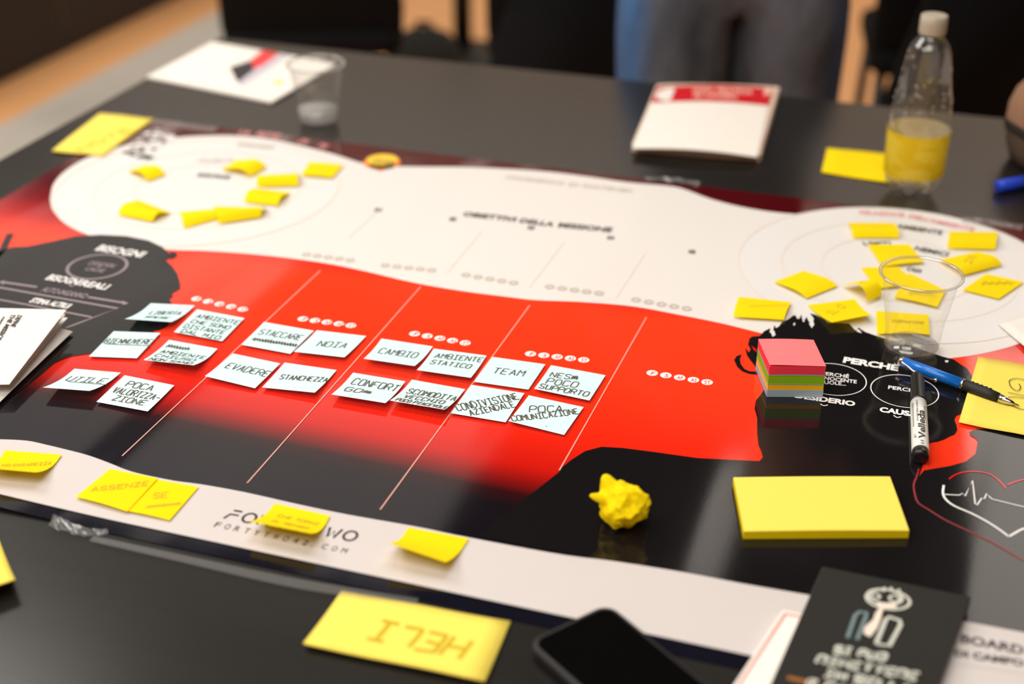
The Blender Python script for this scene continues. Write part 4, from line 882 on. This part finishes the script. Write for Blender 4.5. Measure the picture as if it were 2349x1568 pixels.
# ================================================================== brown bag at the right
def bag():
    m = mat('brown_suede', (150, 112, 88), .9, var=.15, vscale=30, bump=.5, bscale=150); md = mat('dark_brown_leather', (84, 66, 54), .6, var=.1)
    c = P(2440, 372); o = empty('bag', (c.x, c.y, TZ), 'brown suede pouch with dark band at the right picture edge', 'bag'); b = Vector((c.x, c.y, TZ + .0005))
    def md_(h, r, a): return (r * (1 + .05 * math.sin(3 * a + h * 40) + .03 * math.sin(7 * a)), h)
    MB().lathe(b, (0, 0, 1), [(0, .058), (.004, .066), (.02, .070), (.040, .072)], 40, True, False, md_).build('base', md, o, True)
    MB().lathe(b, (0, 0, 1), [(.040, .073), (.046, .0745), (.052, .073)], 40, False, False, md_).build('band', mat('band_near_black', (30, 24, 20), .6), o, True)
    MB().lathe(b, (0, 0, 1), [(.052, .073), (.07, .074), (.09, .070), (.108, .058), (.120, .044), (.126, .036), (.128, .03)], 40, False, True, md_).build('top', m, o, True)
bag()

# ================================================================== background furniture
m_chair = mat('chair_black_fabric', (13, 13, 15), .9, spec=.15, var=.2, vscale=60); m_metal = mat('chair_black_metal', (18, 18, 17), .45); m_coat = mat('coat_dark_navy', (14, 15, 18), .95, spec=.15, var=.2, vscale=25)
def spanel(c, ax, w, h, t, r, bulge=.0):
    """rounded upholstered panel: centre c, axes (x, y, n)"""
    x, y, n = [Vector(a) for a in ax]; rings = []
    def rr(k, off):
        out = []
        for sx, sy, a0 in ((1, 1, 0), (-1, 1, 90), (-1, -1, 180), (1, -1, 270)):
            for q in range(6):
                a = math.radians(a0 + q * 18); px_ = sx * (w / 2 - r) + r * math.cos(a); py_ = sy * (h / 2 - r) + r * math.sin(a); out.append(c + x * px_ * k + y * py_ * k + n * (off + bulge * (px_ / w) ** 2))
        return out
    return MB().ring_loft([rr(.9, -t / 2), rr(.98, -t * .35), rr(1, 0), rr(.98, t * .35), rr(.9, t / 2)])
def chair(x, y, rz, label, w=.42, coat=None):
    r = Matrix.Rotation(rz, 3, 'Z'); X = r @ Vector((1, 0, 0)); Y = r @ Vector((0, 1, 0)); Zu = Vector((0, 0, 1)); c = Vector((x, y, 0))
    o = empty('chair', c, label, 'chair', 'black chairs behind the table')
    spanel(c + Zu * .445, (X, Y, Zu), w, .42, .06, .05).build('seat', m_chair, o, True)
    spanel(c - Y * .20 + Zu * .64, (X, (Zu - Y * .12).normalized(), Y), w, .46, .05, .07, .08).build('backrest', m_chair, o, True)
    for sx in (-1, 1):
        MB().tube([c + X * sx * (w / 2 - .03) + Y * .17 + Zu * .42, c + X * sx * (w / 2 - .01) + Y * .2], .012).build('leg', m_metal, o, True)
        MB().tube([c + X * sx * (w / 2 - .03) - Y * .17 + Zu * .42, c + X * sx * (w / 2 - .01) - Y * .24], .012).build('leg', m_metal, o, True)
    return o
def chair_at(px_, py_, v, off=0):
    p = P(px_, py_, -.25); return p
p = P(700, 50, -.25); chair(p.x, p.y + .2, .06, 'black padded chair at the far left behind the table', .42)
p = P(1275, 60, -.25); ch2 = chair(p.x, p.y + .2, -.05, 'black padded chair in the middle, left of the standing person', .30)
p = P(2205, 100, -.25); ch3 = chair(p.x, p.y + .2, -.15, 'black padded chair behind the clear bottle', .32)
def coat(chairobj, pts, th, label):
    """dark jacket hanging over a chair back: outline in the plane of the back, given thickness"""
    c = ORG[chairobj.name]; v = []; n = len(pts)
    for dy in (-.40, -.345):
        v += [c + Vector((a, dy + (0.02 if dy < -.38 else 0) * math.sin(a * 30), z)) for a, z in pts]
    f = [tuple(range(n)), tuple(range(2 * n - 1, n - 1, -1))] + [(i, i + n, (i + 1) % n + n, (i + 1) % n) for i in range(n)]
    o = mesh('jacket', v, f, m_coat, None, True, origin=c); tag(o, label, 'jacket'); return o
coat(ch2, [(-.20, .28), (-.165, .40), (-.14, .50), (-.11, .58), (-.09, .72), (-.07, .89), (.09, .89), (.15, .80), (.155, .55), (.16, .28)], .06, 'dark navy jacket hung over the middle chair back')
coat(ch3, [(-.21, .37), (-.20, .42), (-.17, .52), (-.14, .62), (-.10, .90), (.12, .90), (.22, .75), (.26, .45), (.26, .2), (-.10, .2), (-.12, .35)], .06, 'black jacket hung over the chair behind the bottle')
# backpack on the floor
p = P(985, 95, -.75 + .02)
def backpack():
    m = mat('backpack_dark_olive', (24, 25, 22), .9, var=.2, vscale=40); q = P(972, 70, -.53); base = Vector((q.x, q.y, .003)); K = .62; o = empty('backpack', base, 'dark backpack slumped on the floor beside the pole', 'backpack')
    X, Y, Zu = Vector((1, 0, 0)), Vector((0, 1, 0)), Vector((0, 0, 1))
    def sec(z, w, d): return [base + K * Vector((w * math.copysign(abs(math.cos(a)) ** .6, math.cos(a)), d * math.copysign(abs(math.sin(a)) ** .6, math.sin(a)), z)) for a in [i * math.pi / 12 for i in range(24)]]
    MB().ring_loft([sec(0, .17, .10), sec(.03, .19, .115), sec(.18, .19, .12), sec(.27, .165, .11), sec(.33, .12, .085), sec(.355, .06, .05)]).build('body', m, o, True)
    MB().ring_loft([[b_ + K * Vector((0, -.13, .02)) for b_ in sec(0.02, .13, .03)], [b_ + K * Vector((0, -.14, .02)) for b_ in sec(.14, .13, .035)], [b_ + K * Vector((0, -.13, .02)) for b_ in sec(.17, .10, .02)]]).build('pocket', m, o, True)
    MB().tube([base + K * Vector((-.04, 0, .34)), base + K * Vector((-.03, 0, .385)), base + K * Vector((.03, 0, .385)), base + K * Vector((.04, 0, .34))], .009).build('handle', m, o, True)
backpack()
def pole():
    q = P(1062, 131, -.75); b = Vector((q.x, q.y, 0)); o = empty('stand_pole', b, 'black metal stand pole between the backpack and the jacket', 'stand')
    MB().tube([b + Vector((0, 0, .02)), b + Vector((0, 0, 1.5))], .030, 16).build('pole', m_metal, o, True); MB().lathe(b, (0, 0, 1), [(0.002, .17), (.012, .17), (.02, .05), (.03, .032)], 32).build('base', m_metal, o, True)
    MB().lathe(b + Vector((0, 0, 1.5)), (0, 0, 1), [(0, .03), (.03, .036), (.05, .02)], 20).build('top_cap', m_metal, o, True)
pole()
# low dark stage along the left with a metal stool in front
m_dark = mat('stage_dark_wood', (44, 37, 33), .8, var=.15, vscale=6)
st = empty('low_stage', W(-4.3, 4.2, 0), 'low dark stage along the left of the hall', 'stage'); uvbox('stage_body', -5.6, -2.91, .5, 7.2, .001, .30, m_dark, st); uvbox('stage_deck', -5.6, -2.90, .5, 7.2, .3005, .33, mat('stage_deck', (38, 33, 30), .7), st)
def stool(u, v, label, z=.332):
    W = lambda a, b, h=0: globals()['W'](a, b, h + z)
    o = empty('stool', W(u, v, 0), label, 'stool', 'black metal stools by the stage'); r = .16
    for a in (-1, 1):
        for b in (-1, 1): MB().tube([W(u + a * .13, v + b * .13, .64), W(u + a * r, v + b * r, 0)], .013).build('leg', m_metal, o, True)
    fr = MB()
    for a in (-1, 1): fr.tube([W(u + a * .15, v - .15, .25), W(u + a * .15, v + .15, .25)], .010); fr.tube([W(u - .15, v + a * .15, .25), W(u + .15, v + a * .15, .25)], .010)
    fr.build('foot_rest', m_metal, o, True); MB().lathe(W(u, v, .64), (0, 0, 1), [(0, .17), (.01, .185), (.04, .185), (.05, .17)], 32).build('seat', m_chair, o, True)
q = uv_of(P(40, 130, -.42)); stool(q[0] - .22, q[1] + .12, 'black metal stool cut off by the top left picture corner')

# ================================================================== the standing person
def skin(name, joints, edges, m, parent, sub=2, root=0):
    og = ORG[parent.name]; me = bpy.data.meshes.new(name); me.from_pydata([tuple(Vector(p) - og) for p, r in joints], edges, []); me.materials.append(m)
    o = bpy.data.objects.new(name, me); COL.objects.link(o); o.parent = parent; ORG[o.name] = og
    sk = o.modifiers.new('skin', 'SKIN'); sk.use_smooth_shade = True
    for i, (p, r) in enumerate(joints): me.skin_vertices[0].data[i].radius = (r, r) if not hasattr(r, '__len__') else r; me.skin_vertices[0].data[i].use_root = (i == root)
    sb = o.modifiers.new('sub', 'SUBSURF'); sb.levels = sub; sb.render_levels = sub; return o
def denim():
    m, n, l = newmat('faded_denim'); b = n['Principled BSDF']; tc = n.new('ShaderNodeTexCoord'); b.inputs['Roughness'].default_value = .9
    mp = n.new('ShaderNodeMapping'); mp.inputs['Scale'].default_value = (9, 9, 4); l.new(tc.outputs['Object'], mp.inputs[0]); t = n.new('ShaderNodeTexNoise'); t.inputs['Scale'].default_value = 1; t.inputs['Detail'].default_value = 5; l.new(mp.outputs[0], t.inputs['Vector'])
    g = n.new('ShaderNodeNewGeometry'); sx = n.new('ShaderNodeSeparateXYZ'); l.new(g.outputs['Normal'], sx.inputs[0]); ab = n.new('ShaderNodeMath'); ab.operation = 'ABSOLUTE'; l.new(sx.outputs['X'], ab.inputs[0])
    # front of the thighs is worn grey, the side seams keep the blue dye
    sxp = n.new('ShaderNodeSeparateXYZ'); l.new(tc.outputs['Object'], sxp.inputs[0]); a2 = n.new('ShaderNodeMath'); a2.operation = 'ABSOLUTE'; l.new(sxp.outputs['X'], a2.inputs[0])
    mr = n.new('ShaderNodeMapRange'); mr.inputs[1].default_value = .13; mr.inputs[2].default_value = .165; l.new(a2.outputs[0], mr.inputs[0])
    c1 = n.new('ShaderNodeValToRGB'); c1.color_ramp.elements[0].position = .35; c1.color_ramp.elements[0].color = lin((54, 58, 66)); c1.color_ramp.elements[1].position = .7; c1.color_ramp.elements[1].color = lin((112, 117, 130)); l.new(t.outputs['Fac'], c1.inputs[0])
    c2 = n.new('ShaderNodeValToRGB'); c2.color_ramp.elements[0].position = .35; c2.color_ramp.elements[0].color = lin((26, 54, 94)); c2.color_ramp.elements[1].position = .7; c2.color_ramp.elements[1].color = lin((62, 104, 156)); l.new(t.outputs['Fac'], c2.inputs[0])
    mx = n.new('ShaderNodeMix'); mx.data_type = 'RGBA'; l.new(mr.outputs[0], mx.inputs[0]); l.new(c1.outputs[0], mx.inputs[6]); l.new(c2.outputs[0], mx.inputs[7]); l.new(mx.outputs[2], b.inputs['Base Color'])
    bp = n.new('ShaderNodeBump'); bp.inputs['Strength'].default_value = .8; bp.inputs['Distance'].default_value = .03; l.new(t.outputs['Fac'], bp.inputs['Height']); l.new(bp.outputs[0], b.inputs['Normal']); return m
def person():
    q = P(1690, 160); c = Vector((q.x + .02, q.y + .22, 0)); o = empty('person', c, 'person in faded blue jeans standing close behind the far table edge', 'person')
    skinm = mat('skin', (205, 150, 122), .55); top = mat('dark_sweater', (34, 34, 40), .9, var=.15, vscale=40); hairm = mat('brown_hair', (52, 38, 30), .7, var=.3, vscale=120); shoe = mat('shoe_leather', (40, 34, 30), .5)
    lean = lambda z: max(0, z - 1.0) * .27                      # the upper body leans to one side
    V = lambda x, y, z: c + Vector((x + lean(z), y, z))
    J = [(V(0, 0, .98), .085), (V(0, .01, 1.12), .085), (V(0, .01, 1.28), .10), (V(0, .01, 1.42), .105), (V(0, 0, 1.50), .052), (V(0, -.015, 1.57), .058), (V(0, -.02, 1.66), .085), (V(0, -.015, 1.74), .07)]
    Ed = [(i, i + 1) for i in range(7)]
    for s in (-1, 1):
        k = len(J); J += [(V(s * .105, 0, .90), .088), (V(s * .115, -.01, .50), .058), (V(s * .12, .02, .28), .052), (V(s * .12, .02, .09), .036), (V(s * .125, -.10, .045), .034)]; Ed += [(0, k), (k, k + 1), (k + 1, k + 2), (k + 2, k + 3), (k + 3, k + 4)]
        k = len(J); J += [(V(s * .18, .01, 1.42), .058), (V(s * .25, .02, 1.16), .042), (V(s * .17, -.14, 1.13), .030), (V(s * .12, -.165, 1.115), .030), (V(s * .075, -.175, 1.10), .026)]; Ed += [(3, k), (k, k + 1), (k + 1, k + 2), (k + 2, k + 3), (k + 3, k + 4)]
        palm = k + 4
        for fi in range(4):
            z = 1.12 - fi * .018; k2 = len(J); J += [(V(s * .055, -.185, z), .0088), (V(s * .03, -.195, z - .006), .0082), (V(s * .008, -.19 - .012 * (s > 0), z - .012), .0074)]; Ed += [(palm, k2), (k2, k2 + 1), (k2 + 1, k2 + 2)]
        k2 = len(J); J += [(V(s * .085, -.19, 1.138), .0095), (V(s * .06, -.205, 1.152), .0085)]; Ed += [(palm - 1, k2), (k2, k2 + 1)]
    J += [(V(0, -.105, 1.648), .012), (V(0, -.118, 1.635), .011)]; Ed += [(6, len(J) - 2), (len(J) - 2, len(J) - 1)]
    for s in (-1, 1): J.append((V(s * .088, -.01, 1.65), .018)); Ed.append((6, len(J) - 1))
    skin('body', J, Ed, skinm, o, 1)
    for s in (-1, 1):
        MB().lathe(V(s * .032, -.098, 1.668), (0, -1, 0), [(0, .011), (.004, .010), (.007, .005)], 14).build('eye', mat('eye', (60, 45, 38), .2), o, True)
    MB().tube([V(-.028, -.093, 1.598), V(0, -.100, 1.594), V(.028, -.093, 1.598)], .006, 8).build('mouth', mat('lips', (170, 95, 88), .5), o, True)
    tj = [(V(0, 0, .97), (.13, .125)), (V(0, 0, 1.05), .122)]; te = [(0, 1)]
    for s in (-1, 1):
        k = len(tj); tj += [(V(s * .082, 0, .86), .128), (V(s * .086, -.005, .70), (.128, .112)), (V(s * .098, -.01, .50), .088), (V(s * .12, .02, .28), .074), (V(s * .12, .02, .09), .068)]; te += [(0, k)] + [(k + i, k + i + 1) for i in range(4)]
    skin('jeans', tj, te, denim(), o, 2)
    sj = [(V(0, 0, .93), (.165, .150)), (V(0, .0, 1.03), (.160, .145)), (V(0, .01, 1.15), .140), (V(0, .01, 1.30), .15), (V(0, .01, 1.42), .125), (V(0, .005, 1.49), .066)]; se = [(i, i + 1) for i in range(5)]
    for s in (-1, 1):
        k = len(sj); sj += [(V(s * .185, .01, 1.42), .075), (V(s * .255, .02, 1.16), .058), (V(s * .185, -.125, 1.135), .042)]; se += [(4, k), (k, k + 1), (k + 1, k + 2)]
    skin('sweater', sj, se, top, o, 2)
    bm = bmesh.new(); bmesh.ops.create_uvsphere(bm, u_segments=20, v_segments=14, radius=.104); vs = []
    for v in bm.verts: d_ = v.co.copy(); d_.y += .012; d_.z = d_.z * 1.12; d_.z = max(d_.z, -.02 if d_.y < -.02 else -.09); d_.y = max(d_.y, -.088 if d_.z < .03 else -.10); vs.append(V(0, -.012, 1.70) + d_)
    fs = [tuple(v.index for v in f.verts) for f in bm.faces]; bm.free(); mesh('hair', vs, fs, hairm, o, True)
    for s in (-1, 1): skin('shoe', [(V(s * .12, .05, .05), .046), (V(s * .122, -.04, .046), .044), (V(s * .128, -.15, .036), .034)], [(0, 1), (1, 2)], shoe, o, 2)
person()
